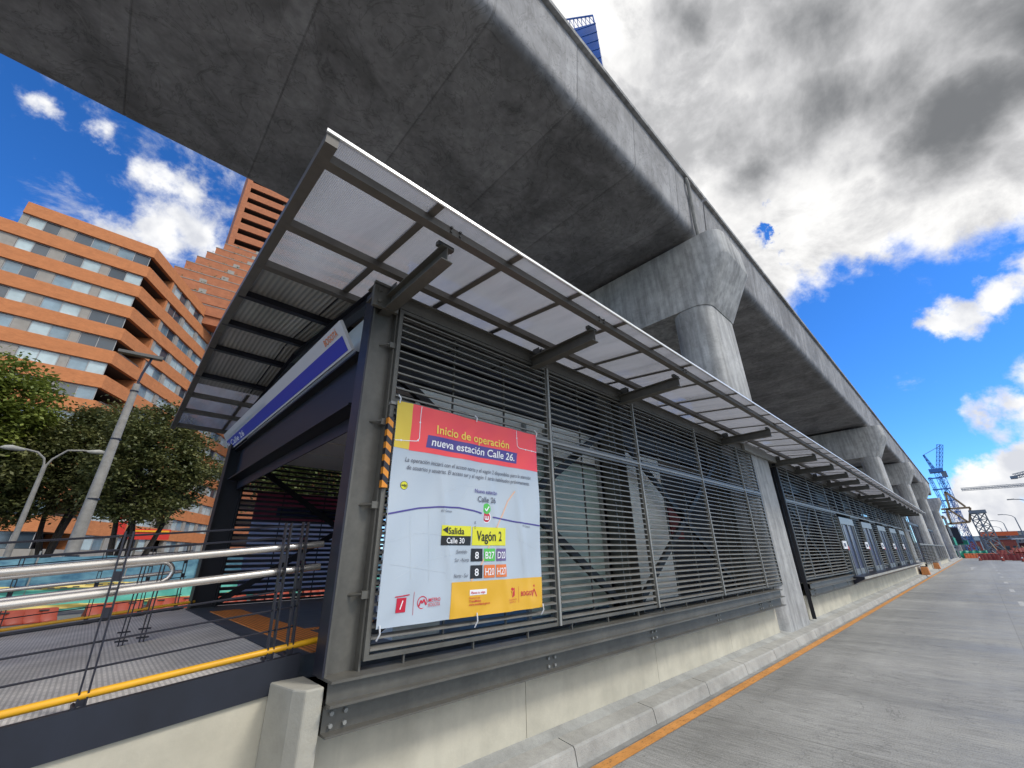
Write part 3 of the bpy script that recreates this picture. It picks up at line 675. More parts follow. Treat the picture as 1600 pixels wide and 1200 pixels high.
VP = vinyl('purple_ink', (.075, .055, .26)); VK = vinyl('black_ink', (.018, .018, .02)); VG = vinyl('green_ink', (.10, .50, .08)); VL = vinyl('lime_ink', (.72, .70, .03))
VRR = vinyl('crimson_ink', (.55, .02, .05)); VOR = vinyl('orange_ink', (.75, .20, .05)); VGR = vinyl('grey_ink', (.10, .10, .13)); VT = vinyl('yellow_ink', (.92, .68, .10)); VB = vinyl('peach_ink', (.72, .46, .33)); VS = vinyl('pale_line_ink', (.50, .56, .61)); VM = vinyl('mauve_ink', (.16, .12, .27)); VWW = vinyl('bright_white_ink', (.85, .86, .88))
bn = thing('information_banner', 'white, red and yellow vinyl banner headed Inicio de operación, tied to the near louvres', 'banner', (BX, BY, BZ))
def sheet_b(name, pts, m, lift=0, parent=None): return bm_grid(MB(), pts, lift).build(name, m, parent or bn, smooth=True)
cloth = sheet_b('cloth', rect(0, 0, 1.65, 1.645), VW)
sheet_b('cloth_back', rect(0, 0, 1.65, 1.645), VW, -.002)
hd = sheet_b('red_header', rect(.14, 1.25, 1.65, 1.645), VR, .0012)
sheet_b('yellow_strip', rect(0, 1.255, .14, 1.645), VY, .0012)
ft = sheet_b('yellow_footer', rect(.605, 0, 1.65, .255), VO, .0012)
sheet_b('title_box', [(.29, 1.295), (1.345, 1.295), (1.36, 1.405), (.305, 1.405)], VP, .0022)
def letters(txt, x, z, width, m, h=None, lift=.0044, bold=0.0, shear=0, size=None, rot=0, nm_='lettering'):
    size = size or .1
    vs, fs = text_mesh(txt, 1.0, 0, 0, 0, bold=bold, shear=shear)
    wx = max(v[0] for v in vs)-min(v[0] for v in vs); x_0 = min(v[0] for v in vs)
    k = width/wx; ca, sa = math.cos(rot), math.sin(rot)
    mb = MB(); V_ = []
    for a, b in vs:
        px = (a-x_0)*k; pz = b*size; X = x+px*ca-pz*sa; Z = z+px*sa+pz*ca
        V_.append((BX+X, BY-bw(X, Z)-lift*1.6, BZ+Z))
    mb.add(V_, fs); return mb.build(nm_, m, bn)
def strokes(pts, w, m, lift=.002, nm_='map_line'):
    mb = MB()
    for i in range(len(pts)-1):
        (x0, z0), (x1, z1) = pts[i], pts[i+1]; d = math.hypot(x1-x0, z1-z0); nx, nz = -(z1-z0)/d*w/2, (x1-x0)/d*w/2
        bm_grid(mb, [(x0+nx*-1, z0-nz), (x1-nx, z1-nz), (x1+nx, z1+nz), (x0+nx, z0+nz)], lift)
    return mb.build(nm_, m, bn)
def disc(x, z, r, m, lift=.003, nm_='disc', n=28, r0=0):
    mb = MB(); mb.v = [(BX+x+r*math.cos(t), BY-bw(x, z)-lift, BZ+z+r*math.sin(t)) for t in [2*math.pi*k/n for k in range(n)]]
    if r0:
        mb.v += [(BX+x+r0*math.cos(t), BY-bw(x, z)-lift, BZ+z+r0*math.sin(t)) for t in [2*math.pi*k/n for k in range(n)]]
        mb.f = [(k, (k+1) % n, n+(k+1) % n, n+k) for k in range(n)]
    else: mb.f = [tuple(range(n))]
    mb.mi = [0]*len(mb.f); return mb.build(nm_, m, bn)
letters('Inicio de operación', .385, 1.43, .855, VT, size=.108, bold=.012)
letters('nueva estación Calle 26.', .34, 1.318, .975, VWW, size=.098, bold=.012, shear=.12)
letters('La operación iniciará con el acceso norte y el vagón 2 disponibles para la atención', .115, 1.155, 1.42, VGR, size=.052, shear=.2, lift=.003)
letters('de usuarios y usuarias. El acceso sur y el vagón 1 serán habilitados próximamente.', .135, 1.095, 1.38, VGR, size=.052, shear=.2, lift=.003)
disc(.122, .965, .033, VK, .002); disc(.122, .965, .029, VL, .003)
letters('N', .122, .952, .02, VK, size=.034, bold=.03, lift=.004)
strokes([(.097, .965), (.118, .965)], .008, VK, .0045, 'arrow'); 
strokes([(0.005, .745), (.14, .775), (.27, .803), (.44, .822), (.65, .828), (.80, .812), (.90, .795)], .012, VP, .002)
strokes([(1.03, .768), (1.30, .742), (1.645, .715)], .012, VP, .002)
strokes([(1.31, 1.02), (1.22, .92), (1.15, .79), (1.07, .68)], .014, VB, .0018); strokes([(.99, .53), (.93, .42), (.86, .32), (.80, .26)], .014, VB, .0018)
for q in ([(.02, .55), (.3, .62), (.62, .60)], [(.10, .30), (.35, .42), (.60, .46)], [(.2, .75), (.23, .28)], [(.36, .8), (.40, .27)], [(.06, .40), (.55, .33)], [(.5, .95), (.7, 1.02), (.95, 1.03)], [(1.3, .6), (1.6, .5)], [(1.35, .7), (1.42, .3)], [(.64, .84), (.75, 1.0)]):
    strokes(q, .004, VS, .0008, 'street_line')
letters('Nueva estación', .82, .968, .27, VP, size=.050, bold=.01); letters('Calle 26', .85, .893, .22, VGR, size=.068, bold=.008)
disc(.96, .765, .050, VWW, .0022); disc(.96, .765, .042, VRR, .003); disc(.96, .838, .046, VG, .0042)
strokes([(.935, .838), (.953, .818), (.987, .858)], .012, VWW, .0052, 'tick')
strokes([(.938, .775), (.938, .747), (.982, .747), (.982, .775)], .009, VWW, .0042, 'bus_icon'); strokes([(.96, .775), (.96, .75)], .008, VWW, .0042, 'bus_icon')
letters('AV Caracas', .47, .785, .11, VGR, size=.028, lift=.003); letters('AV Caracas', 1.40, .70, .10, VGR, size=.028, lift=.003, rot=-.08)
letters('CL 26', .83, .66, .065, VGR, size=.024, lift=.003, rot=math.pi/2)
sheet_b('exit_box', rect(.49, .602, .78, .682), VL, .002); sheet_b('street_box', rect(.49, .53, .78, .602), VK, .002); sheet_b('bay_box', rect(.795, .53, 1.19, .68), VL, .002)
mb = MB(); mb.v = [(BX+a, BY-bw(a, b)-.0065, BZ+b) for a, b in ((.497, .647), (.545, .620), (.545, .674))]; mb.f = [(0, 1, 2)]; mb.mi = [0]; mb.build('arrow', VK, bn)
letters('Salida', .552, .616, .155, VK, size=.072, bold=.01); letters('Calle 30', .535, .545, .175, VWW, size=.060, bold=.01)
letters('Vagón 2', .845, .568, .285, VK, size=.115, bold=.012)
for i, (t, m) in enumerate((('8', VK), ('B27', VG), ('D20', VM))):
    x = .79+.14*i; sheet_b('route_box', rect(x, .405, x+.124, .505), m, .0024); letters(t, x+(.042 if i == 0 else .012), .425, .04 if i == 0 else .10, VWW, size=.078, bold=.012)
for i, (t, m) in enumerate((('8', VK), ('H20', VOR), ('H27', VOR))):
    x = .79+.14*i; sheet_b('route_box', rect(x, .275, x+.124, .375), m, .0024); letters(t, x+(.042 if i == 0 else .012), .295, .04 if i == 0 else .10, VWW, size=.078, bold=.012)
letters('Sentido', .635, .468, .11, VGR, size=.040, shear=.2); letters('Sur - Norte', .625, .405, .145, VGR, size=.040, shear=.2); letters('Norte - Sur', .625, .288, .145, VGR, size=.040, shear=.2)
# corner line art on the header
strokes([(.22, 1.64), (.225, 1.36), (.205, 1.335), (.005, 1.31)], .006, VWW, .0028, 'header_line'); strokes([(1.35, 1.64), (1.36, 1.48), (1.39, 1.462), (1.645, 1.455)], .006, VWW, .0028, 'header_line')
for x, z in ((.222, 1.5), (.06, 1.318), (.215, 1.342), (1.355, 1.56), (1.48, 1.459), (1.57, 1.457)): disc(x, z, .008, VWW, .0034)
# logos
sheet_b('red_logo', rect(.13, .085, .21, .178), VRR, .002); strokes([(.115, .186), (.235, .194)], .007, VRR, .0022, 'logo_line'); strokes([(.163, .105), (.180, .160)], .009, VWW, .0034, 'logo_line')
strokes([(.275, .06), (.275, .21)], .003, VRR, .002, 'logo_line')
disc(.35, .135, .043, VRR, .002, r0=.037); strokes([(.322, .112), (.338, .150), (.350, .130), (.363, .155), (.382, .118)], .011, VRR, .0022, 'logo_line')
letters('METRO', .40, .135, .105, VRR, size=.036, bold=.012); letters('BOGOTÁ', .40, .104, .105, VRR, size=.034)
sheet_b('slogan_box', rect(.79, .152, .965, .192), VWW, .0022); letters('Planea tu viaje.', .80, .162, .15, VRR, size=.026, bold=.012, shear=.15)
letters('Descarga la app', .785, .127, .11, VRR, size=.020); letters('TransMiApp', .785, .102, .12, VRR, size=.024, bold=.015); letters('www.transmilenio.gov.co', .785, .078, .22, VRR, size=.024, bold=.012)
mb = MB(); mb.v = [(BX+1.26+a, BY-bw(1.26, .15)-.003, BZ+.145+b) for a, b in ((-.03, .038), (-.03, -.025), (0, -.04), (.03, -.025), (.03, .038), (.012, .032), (0, .042), (-.012, .032))]; mb.f = [tuple(range(8))]; mb.mi = [0]; mb.build('shield_emblem', VRR, bn)
strokes([(1.248, .165), (1.26, .145), (1.272, .165)], .007, VO, .004, 'emblem_line'); strokes([(1.26, .145), (1.26, .122)], .007, VO, .004, 'emblem_line')
letters('ALCALDÍA MAYOR', 1.205, .085, .11, VRR, size=.016); letters('DE BOGOTÁ D.C.', 1.212, .066, .095, VRR, size=.016)
strokes([(1.345, .06), (1.345, .19)], .003, VRR, .002, 'logo_line')
letters('BOGOT', 1.375, .112, .15, VRR, size=.05, bold=.02); strokes([(1.515, .100), (1.545, .160), (1.575, .095)], .010, VRR, .003, 'logo_line'); disc(1.548, .185, .010, VRR, .003)
for x, z, d in ((.01, 1.64, .06), (.82, 1.64, .05), (1.64, 1.64, .06), (.02, .0, -.07), (.86, .0, -.08), (1.64, .01, -.07)):
    MB().tube([(BX+x, BY-.012, BZ+z-d*.3), (BX+x+.004, BY-.018, BZ+z+d*.4), (BX+x-.003, BY+.01, BZ+z+d)], .006, 6).build('cable_tie', M['white'], bn, smooth=True)
# second banner on the far side, seen from behind
b2 = thing('rear_banner', 'banner with dull red header hung outside the far louvres, seen through the slats', 'banner', (1.9, 8.2, 1.1))
def box_of(n, m, x0, x1, z0, z1, y0=8.19, y1=8.20): MB().box(x0, x1, y0, y1, z0, z1).build(n, m, b2)
def thin_cloth(n, c):
    def f(m, N, L, b, tc, src):
        t = N.new('ShaderNodeBsdfTranslucent'); t.inputs[0].default_value = (*c, 1); x = N.new('ShaderNodeMixShader'); x.inputs[0].default_value = .6
        L.new(b.outputs[0], x.inputs[1]); L.new(t.outputs[0], x.inputs[2]); L.new(x.outputs[0], N['Material Output'].inputs[0])
    return mat(n, c, .7, extra=f)
RW = thin_cloth('lilac_cloth', (.85, .84, .90)); RR = thin_cloth('red_cloth', (.50, .17, .22)); RB = thin_cloth('blue_cloth', (.12, .14, .30))
box_of('cloth', RW, 1.75, 3.9, 1.12, 2.24); box_of('red_header', RR, 1.75, 3.9, 2.24, 2.72); box_of('title_box', RB, 2.1, 3.5, 2.32, 2.46, 8.180, 8.189); box_of('route_box', RR, 2.6, 2.72, 1.52, 1.62, 8.180, 8.189); box_of('route_box', RR, 2.55, 2.68, 1.9, 2.0, 8.180, 8.189)
# hazard tape on the louvre frame
mb = MB(); mb.box(1.437, 1.447, 2.955, 3.0, 2.1, 2.66); ht = mb.build('hazard_tape', mat('orange_tape', (.75, .28, .02), .5), None, origin=(1.442, 2.98, 2.1))
ht['label'] = 'orange and black hazard tape wrapped up the louvre frame left of the banner'; ht['category'] = 'tape'
mt_ = MB(); z = 2.60
ht.data.materials.clear()
def tapemat():
    m = bpy.data.materials.new('orange_black_tape'); m.use_nodes = True; N = m.node_tree.nodes; L = m.node_tree.links; b = N['Principled BSDF']; b.inputs['Roughness'].default_value = .5
    tc = N.new('ShaderNodeTexCoord'); w = N.new('ShaderNodeSeparateXYZ'); L.new(tc.outputs['Object'], w.inputs[0])
    a = N.new('ShaderNodeMath'); a.operation = 'MULTIPLY_ADD'; L.new(w.outputs['X'], a.inputs[0]); a.inputs[1].default_value = .8; L.new(w.outputs['Z'], a.inputs[2])
    c = N.new('ShaderNodeMath'); c.operation = 'MODULO'; L.new(a.outputs[0], c.inputs[0]); c.inputs[1].default_value = .10
    d = N.new('ShaderNodeMath'); d.operation = 'GREATER_THAN'; L.new(c.outputs[0], d.inputs[0]); d.inputs[1].default_value = .05
    mx = N.new('ShaderNodeMix'); mx.data_type = 'RGBA'; L.new(d.outputs[0], mx.inputs[0]); mx.inputs[6].default_value = (.75, .27, .02, 1); mx.inputs[7].default_value = (.012, .012, .02, 1)
    L.new(mx.outputs[2], b.inputs['Base Color']); return m
MB().box(0, 0, 0, 0, 0, 0)
ht.data.materials.append(tapemat())
me = ht.data; xs = [v.co for v in me.vertices]
for v in me.vertices: v.co.x = -.006 if v.co.x < 0 else .040
for v in me.vertices: v.co.y = -.030 if v.co.y < 0 else .012

# ------------------------------------------------------------------ station sign
sg = thing('station_sign', 'long white and blue fascia sign reading Calle 26 above the entrance', 'sign', (1.12, 3.3, 3.3))
SB = Vector((1.19, 0, 3.315)); ST = Vector((1.045, 0, 3.56)); up_ = (ST-SB).normalized(); SH = (ST-SB).length; nrm_ = Vector((-up_.z, 0, up_.x))  # facing -X and down
if nrm_.x > 0: nrm_ = -nrm_
def sgq(name, m, ya, yb, v0, v1, lift, t=.0):
    p = lambda y, v, l: Vector((SB.x, y, SB.z))+up_*v*SH+nrm_*l
    mb = MB(); mb.add([p(ya, v0, lift), p(yb, v0, lift), p(yb, v1, lift), p(ya, v1, lift), p(ya, v0, lift-t), p(yb, v0, lift-t), p(yb, v1, lift-t), p(ya, v1, lift-t)], [(0, 1, 2, 3), (7, 6, 5, 4), (0, 4, 5, 1), (1, 5, 6, 2), (2, 6, 7, 3), (3, 7, 4, 0)])
    return mb.build(name, m, sg)
sgq('board', mat('sign_white', (.55, .55, .56), .5), 3.30, 8.12, 0, 1, 0, .03)
sgq('blue_band', mat('sign_blue', (.006, .028, .38), .4), 3.36, 8.08, .07, .56, .003, .002)
def sgtext(txt, y, v, w, h, m, lift=.005):
    vs, fs = text_mesh(txt, 1.0, 0, 0, 0, bold=.01); x0 = min(a for a, b in vs); k = w/(max(a for a, b in vs)-x0)
    MB().add([Vector((SB.x, y-(a-x0)*k, SB.z))+up_*(v*SH+b*h)+nrm_*lift for a, b in vs], fs).build('lettering', m, sg)
sgtext('| Calle 26', 8.0, .15, .95, .12, VWW); sgtext('N', 8.07, .15, .06, .12, VWW)
sgtext('Centro Internacional | Museo Nacional', 8.0, .60, 2.2, .09, VS)
sgtext('BOGOTÁ', 3.72, .66, .30, .085, VOR)
# ------------------------------------------------------------------ ramp
def rz(x): return FZ-.092*(1.1-x)
rp = thing('access_ramp', 'sloping grey ribbed access ramp leading up to the station entrance', 'ramp', (0, 5.6, 0))
def rampx(m, N, L, b, tc, src):
    w = N.new('ShaderNodeTexBrick'); w.inputs['Scale'].default_value = 1; w.inputs['Brick Width'].default_value = .10; w.inputs['Row Height'].default_value = .026; w.inputs['Mortar Size'].default_value = .006
    w.inputs['Color1'].default_value = (1, 1, 1, 1); w.inputs['Color2'].default_value = (.92, .92, .92, 1); w.inputs['Mortar'].default_value = (.68, .68, .68, 1)
    mp = N.new('ShaderNodeMapping'); mp.inputs['Rotation'].default_value = (0, 0, rad(90)); L.new(tc.outputs['Object'], mp.inputs[0]); L.new(mp.outputs[0], w.inputs['Vector'])
    c = _mul(N, L, src, w.outputs['Color']); c = _mul(N, L, c, _ramp(N, L, _noise(N, L, tc, 1.1, detail=9), .35, .62, G(.72), G(1.08)))
    L.new(c, b.inputs['Base Color'])
    bp = N.new('ShaderNodeBump'); bp.inputs['Strength'].default_value = .4; bp.inputs['Distance'].default_value = .004; L.new(w.outputs['Color'], bp.inputs['Height']); L.new(bp.outputs[0], b.inputs['Normal'])
M['ramp'] = mat('ribbed_ramp_sheet', (.74, .69, .62), .6, .0, var=.06, vscale=3, extra=rampx)
def slab(x0, x1, y0, y1, dt, db, n, m, par): 
    mb = MB(); mb.hexa([(x0, y0, rz(x0)+db), (x1, y0, rz(x1)+db), (x1, y1, rz(x1)+db), (x0, y1, rz(x0)+db), (x0, y0, rz(x0)+dt), (x1, y0, rz(x1)+dt), (x1, y1, rz(x1)+dt), (x0, y1, rz(x0)+dt)])
    return mb.build(n, m, par)
slab(-9, 1.10, 3.34, 7.98, 0, -.1, 'deck', M['ramp'], rp)
slab(-9, 1.16, 3.29, 3.335, .03, -.16, 'edge_fascia', M['fascia'], rp)
slab(-9, 1.10, 7.985, 8.03, .02, -.16, 'edge_fascia', M['fascia'], rp)
mb = MB(); mb.hexa([(-9, 3.31, 0), (1.03, 3.31, 0), (1.03, 3.6, 0), (-9, 3.6, 0), (-9, 3.31, rz(-9)-.165), (1.03, 3.31, rz(1.03)-.165), (1.03, 3.6, rz(1.03)-.165), (-9, 3.6, rz(-9)-.165)])
mb.build('side_wall', M['plinth'], rp)
mb = MB(); mb.hexa([(-9, 7.7, -.01), (1.03, 7.7, -.01), (1.03, 8.0, -.01), (-9, 8.0, -.01), (-9, 7.7, rz(-9)-.165), (1.03, 7.7, rz(1.03)-.165), (1.03, 8.0, rz(1.03)-.165), (-9, 8.0, rz(-9)-.165)])
mb.build('side_wall', M['plinth'], rp)
def railing(y, xs, label, x1, inner=1, toe=True, tall=.86, extra=None, hr=(.70, .545), rail_end=1.235):
    t = thing('ramp_railing', label, 'railing', (0, y, 0), 'railings on the access ramp')
    L_ = lambda x0, xb, d, yy: [(x0, yy, rz(x0)+d), (xb, yy, rz(xb)+d)]
    for x in xs:
        mb = MB()
        for dx in (-.017, .017): mb.hexa([(x+dx-.004, y-.022, rz(x)-.02), (x+dx+.004, y-.022, rz(x)-.02), (x+dx+.004, y+.022, rz(x)-.02), (x+dx-.004, y+.022, rz(x)-.02), (x+dx-.034, y-.022, rz(x)+tall), (x+dx-.026, y-.022, rz(x)+tall), (x+dx-.026, y+.022, rz(x)+tall), (x+dx-.034, y+.022, rz(x)+tall)])
        for z in (.03, .42, .60): mb.box(x-.02-z*.035, x+.02-z*.035, y-.015, y+.015, rz(x)+z, rz(x)+z+.05)
        mb.box(x-.05, x+.05, y-.04, y+.04, rz(x)+.0, rz(x)+.012); mb.tube([(x-.03, y-.05, rz(x)+.03), (x-.03, y+.05, rz(x)+.03)], .01, 6)
        mb.build('post', M['steel_d'], t)
    for d in (.84, .765, .42, .31, .19): MB().tube(L_(-9, x1-.02, d, y), .006, 6).build('wire', M['steel_d'], t, smooth=True)
    for d in hr: MB().tube(L_(-9, rail_end, d, y+.05*inner), .0235, 14).build('handrail', M['stain'], t, smooth=True)
    if toe: MB().tube(L_(-9, x1+.16, .075, y-.005), .019, 12).build('toe_rail', M['yellow'], t, smooth=True)
    return t
P0 = [-.85-.95*k for k in range(8)]
railing(3.35, P0+[.14, .985, 1.10], 'near railing with bright tubes, dark wires and a yellow toe tube along the ramp edge', 1.12)
railing(7.95, [x+.25 for x in P0]+[.12, .62, 1.0], 'far railing of the ramp, beside the green construction netting', 1.05, -1, hr=(.66, .50), rail_end=.95)
t = thing('centre_handrail', 'looped double tube handrail standing in the middle of the ramp', 'handrail', (0, 5.45, 0))
path = [(-9, 5.45, rz(-9)+.66), (.50, 5.45, rz(.5)+.66)]
for k in range(9):
    a = math.pi/2-math.pi*k/8; x = .50+.085*math.cos(a); path.append((x, 5.45, rz(.5)+.575+.085*math.sin(a)))
path += [(-9, 5.45, rz(-9)+.49)]
MB().tube(path, .021, 12).build('tube_loop', M['stain'], t, smooth=True)
for x in [.36, .50, -.55, -1.5, -2.4, -3.3]:
    mb = MB()
    for dx in (-.014, .014): mb.box(x+dx-.004, x+dx+.004, 5.43, 5.47, rz(x), rz(x)+.64)
    for z in (.03, .10): mb.box(x-.045, x+.045, 5.44, 5.46, rz(x)+z, rz(x)+z+.012)
    mb.build('post', M['steel_d'], t)

# ------------------------------------------------------------------ brick buildings across the road
def brickx(m, N, L, b, tc, src):
    c = _mul(N, L, src, _ramp(N, L, _noise(N, L, tc, .9, (1, 1, 3), detail=10, rough=.75), .35, .65, (.90, .86, .84), G(1.08)))
    c = _mul(N, L, c, _ramp(N, L, _noise(N, L, tc, 3.0, (1, 1, 6), detail=6, rough=.7), .36, .6, (.88, .84, .82), G(1.05)))
    L.new(c, b.inputs['Base Color'])
M['brick'] = mat('orange_brick', (.52, .20, .075), .85, var=.08, vscale=1.3, bump=.08, bscale=9, extra=brickx)
M['brick2'] = mat('terrace_brick', (.40, .15, .07), .85, var=.12, vscale=1.3, extra=brickx)
M['cpanel'] = mat('grey_concrete_panel', (.30, .28, .25), .8, var=.1, vscale=2)
M['pane'] = mat('window_glass', (.045, .065, .085), .05, spec=.9, var=.3, vscale=.2)
M['curtain'] = mat('curtained_window', (.40, .50, .52), .15, spec=.8, var=.22, vscale=.5)
M['curtain2'] = mat('half_curtained_window', (.17, .25, .30), .1, spec=.8, var=.4, vscale=.35)
M['alu'] = mat('window_frame', (.34, .34, .34), .5)
M['shade'] = mat('recess_shade', (.07, .055, .05), .8)  # dark brown painted in for shade inside balconies and recesses
rb = random.Random(5)
bl = thing('brick_apartment_building', 'terraced orange brick apartment block with long window bands behind the trees', 'building', (-4.2, 60, 0))
uA = Vector((-1, 0, 0)); uB = Vector((.503, .864, 0)); C0 = Vector((-4.2, 60, 0))
nA = Vector((0, -1, 0)); nB = Vector((.864, -.503, 0))
def fbox(mb, u, n, s0, s1, d0, d1, z0, z1):
    P = [C0+u*s0-n*d0, C0+u*s1-n*d0, C0+u*s1-n*d1, C0+u*s0-n*d1]
    if (P[1]-P[0]).cross(P[3]-P[0]).z < 0: P = P[::-1]
    mb.hexa([(p.x, p.y, z0) for p in P]+[(p.x, p.y, z1) for p in P]); return mb
TOP = 38.2; FH = 2.93; NF = 12
core = MB()
for k in range(NF):
    zt = TOP-FH*k; zb = zt-1.46; zw = zt-FH       # brick band zt..zb, window zb..zw
    wl = 11.0+3.7*k if k < 5 else 30+2*k; Bl = 44
    # brick band: mitred L in plan
    mb = MB()
    q = lambda s, d, u: C0+u*s-(nA if u is uA else nB)*d
    inner = C0 + Vector((0, 1, 0))*.5 + Vector((-.5*.55, 0, 0))
    A1, A2 = C0+uA*wl, C0+uA*wl+Vector((0, .5, 0)); B1 = C0+uB*Bl; B2 = B1-nB*.5
    mb.hexa([(A1.x, A1.y, zb), (C0.x, C0.y, zb), (inner.x, inner.y, zb), (A2.x, A2.y, zb), (A1.x, A1.y, zt), (C0.x, C0.y, zt), (inner.x, inner.y, zt), (A2.x, A2.y, zt)])
    mb.hexa([(C0.x, C0.y, zb), (B1.x, B1.y, zb), (B2.x, B2.y, zb), (inner.x, inner.y, zb), (C0.x, C0.y, zt), (B1.x, B1.y, zt), (B2.x, B2.y, zt), (inner.x, inner.y, zt)])
    band = mb.build('brick_band', M['brick'], bl)
    # slab/soffit
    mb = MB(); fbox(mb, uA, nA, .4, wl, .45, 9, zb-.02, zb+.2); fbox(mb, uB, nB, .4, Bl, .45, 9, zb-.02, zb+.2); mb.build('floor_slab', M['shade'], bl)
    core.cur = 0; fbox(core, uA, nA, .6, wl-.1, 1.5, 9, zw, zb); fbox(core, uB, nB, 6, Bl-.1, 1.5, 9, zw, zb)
    # windows on A
    s = .25 if k < 9 else .4; seq = [('w', 2.9), ('p', .75), ('w', 2.9), ('p', 1.2), ('w', 2.4), ('p', 2.3), ('w', 2.4), ('p', 1.8), ('b', 3.6), ('w', 2.6), ('p', 2.0), ('w', 2.8), ('p', 1.3), ('b', 4.0), ('w', 3)]
    off = 0
    for typ, w in seq:
        if s+w > wl: w = wl-s
        if w < .3: break
        if typ == 'p': fbox(MB(), uA, nA, s+.02, s+w-.02, .22, .6, zw+.02, zb-.02).build('concrete_panel', M['cpanel'], bl)
        elif typ == 'w':
            fr = MB()
            for a in (s, s+w/2-.03, s+w-.06): fbox(fr, uA, nA, a, a+.06, .26, .36, zw, zb)
            fbox(fr, uA, nA, s, s+w, .27, .35, zb-.07, zb-.01)
            f = fr.build('window', M['alu'], bl)
            for a in (s+.06, s+w/2+.03):
                m = rb.choice(['pane', 'curtain', 'curtain2', 'curtain', 'pane'] if k < 6 else ['pane', 'pane', 'curtain2'])
                fbox(MB(), uA, nA, a, a+w/2-.09, .31, .33, zw, zb).build('glass', M[m], f)
        s += w
    # windows on B: open balcony first, then windows between piers
    s = 5.2; fbox(MB(), uB, nB, 4.9, 5.3, .1, 3, zw, zb).build('balcony_wall', M['brick'], bl)
    if k % 2 == 0: fbox(MB(), uB, nB, 1.0, 4.6, .25, .5, zw, zw+.2+.15*rb.random()).build('planter', M['shade'], bl)
    seqB = [('p', .8), ('w', 3.2), ('p', .9), ('w', 3.2), ('p', .9), ('w', 3.2), ('p', .8), ('b', 3.4), ('p', .8), ('w', 3.0), ('p', .9), ('w', 3.2), ('p', .9), ('w', 3.2), ('p', .9), ('w', 3.2), ('p', .9), ('w', 3)]
    for typ, w in seqB:
        if s+w > Bl: break
        if typ == 'p': fbox(MB(), uB, nB, s+.02, s+w-.02, .15, .7, zw+.02, zb-.02).build('concrete_panel', M['cpanel'], bl)
        elif typ == 'w':
            fr = MB()
            for a in (s, s+w/2-.03, s+w-.06): fbox(fr, uB, nB, a, a+.06, .26, .36, zw, zb)
            f = fr.build('window', M['alu'], bl)
            for a in (s+.06, s+w/2+.03):
                m = rb.choice(['pane', 'curtain', 'curtain2', 'curtain'])
                fbox(MB(), uB, nB, a, a+w/2-.09, .31, .33, zw, zb).build('glass', M[m], f)
        s += w
core.build('dark_backing', M['shade'], bl)
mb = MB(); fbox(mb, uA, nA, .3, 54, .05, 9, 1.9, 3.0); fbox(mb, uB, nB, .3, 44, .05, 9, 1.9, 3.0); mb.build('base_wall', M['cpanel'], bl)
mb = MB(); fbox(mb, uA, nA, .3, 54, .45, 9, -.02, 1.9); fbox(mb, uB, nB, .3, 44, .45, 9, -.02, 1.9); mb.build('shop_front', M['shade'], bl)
mb = MB(); fbox(mb, uA, nA, 9.5, 26, -2.5, .04, 3.05, 6.8); mb.build('brick_wing', M['brick'], bl)
mb = MB(); fbox(mb, uA, nA, 0, 11, .5, 8, TOP-.25, TOP-.05); mb.build('roof', M['cpanel'], bl)

# terraces and tower behind
tw = Vector((.993, -.12, 0)).normalized()
def tpoint(xy_dir, Y): return Vector((xy_dir*Y, Y, 0))
tb = thing('stepped_terrace_building', 'brick building with stepped planted terraces climbing towards the tower', 'building', (0, 84, 0))
M['plant'] = mat('terrace_plants', (.035, .06, .02), .8, var=.5, vscale=3)
for j in range(9):
    Y = 88-1.9*j; zt = 61.9-2.9*j; x0 = 3.0-1.15*j if j < 6 else -3.4-.2*j
    a = Vector((x0, Y, 0)); b = a+tw*38; n = Vector((tw.y, -tw.x, 0)); 
    def bx(mb, p, q, d, z0, z1, o=0):
        p2 = p+Vector((0, 1, 0))*d; q2 = q+Vector((0, 1, 0))*d
        mb.hexa([(p.x, p.y+o, z0), (q.x, q.y+o, z0), (q2.x, q2.y+o, z0), (p2.x, p2.y+o, z0), (p.x, p.y+o, z1), (q.x, q.y+o, z1), (q2.x, q2.y+o, z1), (p2.x, p2.y+o, z1)]); return mb
    bx(MB(), a, b, .25, zt-1.62, zt).build('parapet', M['brick2'], tb)
    bx(MB(), a-tw*.05, b, .35, zt+.003, zt+.12, -.05).build('coping', M['cpanel'], tb)
    bx(MB(), a+tw*.1, b, 2.6, zt-3.0, zt-.9, .3).build('recess_wall', M['brick2'], tb)
    if j < 8:
        m = MB(); w0 = a+tw*(5.5+.5*(j % 3)); bx(m, w0, w0+tw*1.0, .6, zt+.13, zt+1.0, .3); m.build('skylight', M['cpanel'], tb)
        m = MB()
        for k in range(5):
            c = a+tw*(rb.uniform(.8, 4.5)+k*1.2); r = rb.uniform(.15, .35)
            for q in range(14):
                v = Vector((rb.gauss(0, 1), rb.gauss(0, .6), rb.gauss(0, 1)))*r; p = Vector((c.x, c.y+.3, zt+.1))+v
                m.add([p, p+Vector((rb.uniform(-.2, .2), .05, .2)), p+Vector((.22, .1, rb.uniform(-.1, .1)))], [(0, 1, 2)])
        m.build('planting', M['plant'], tb)
tt = thing('brick_tower', 'tall brick tower with rows of deep dark balconies behind the terraces', 'tower', (4, 92, 0))
a = Vector((3.5, 91, 0))
def tbx(mb, s0, s1, d0, d1, z0, z1):
    p = a+tw*s0; q = a+tw*s1
    mb.hexa([(p.x, p.y+d0, z0), (q.x, q.y+d0, z0), (q.x, q.y+d1, z0), (p.x, p.y+d1, z0), (p.x, p.y+d0, z1), (q.x, q.y+d0, z1), (q.x, q.y+d1, z1), (p.x, p.y+d1, z1)]); return mb
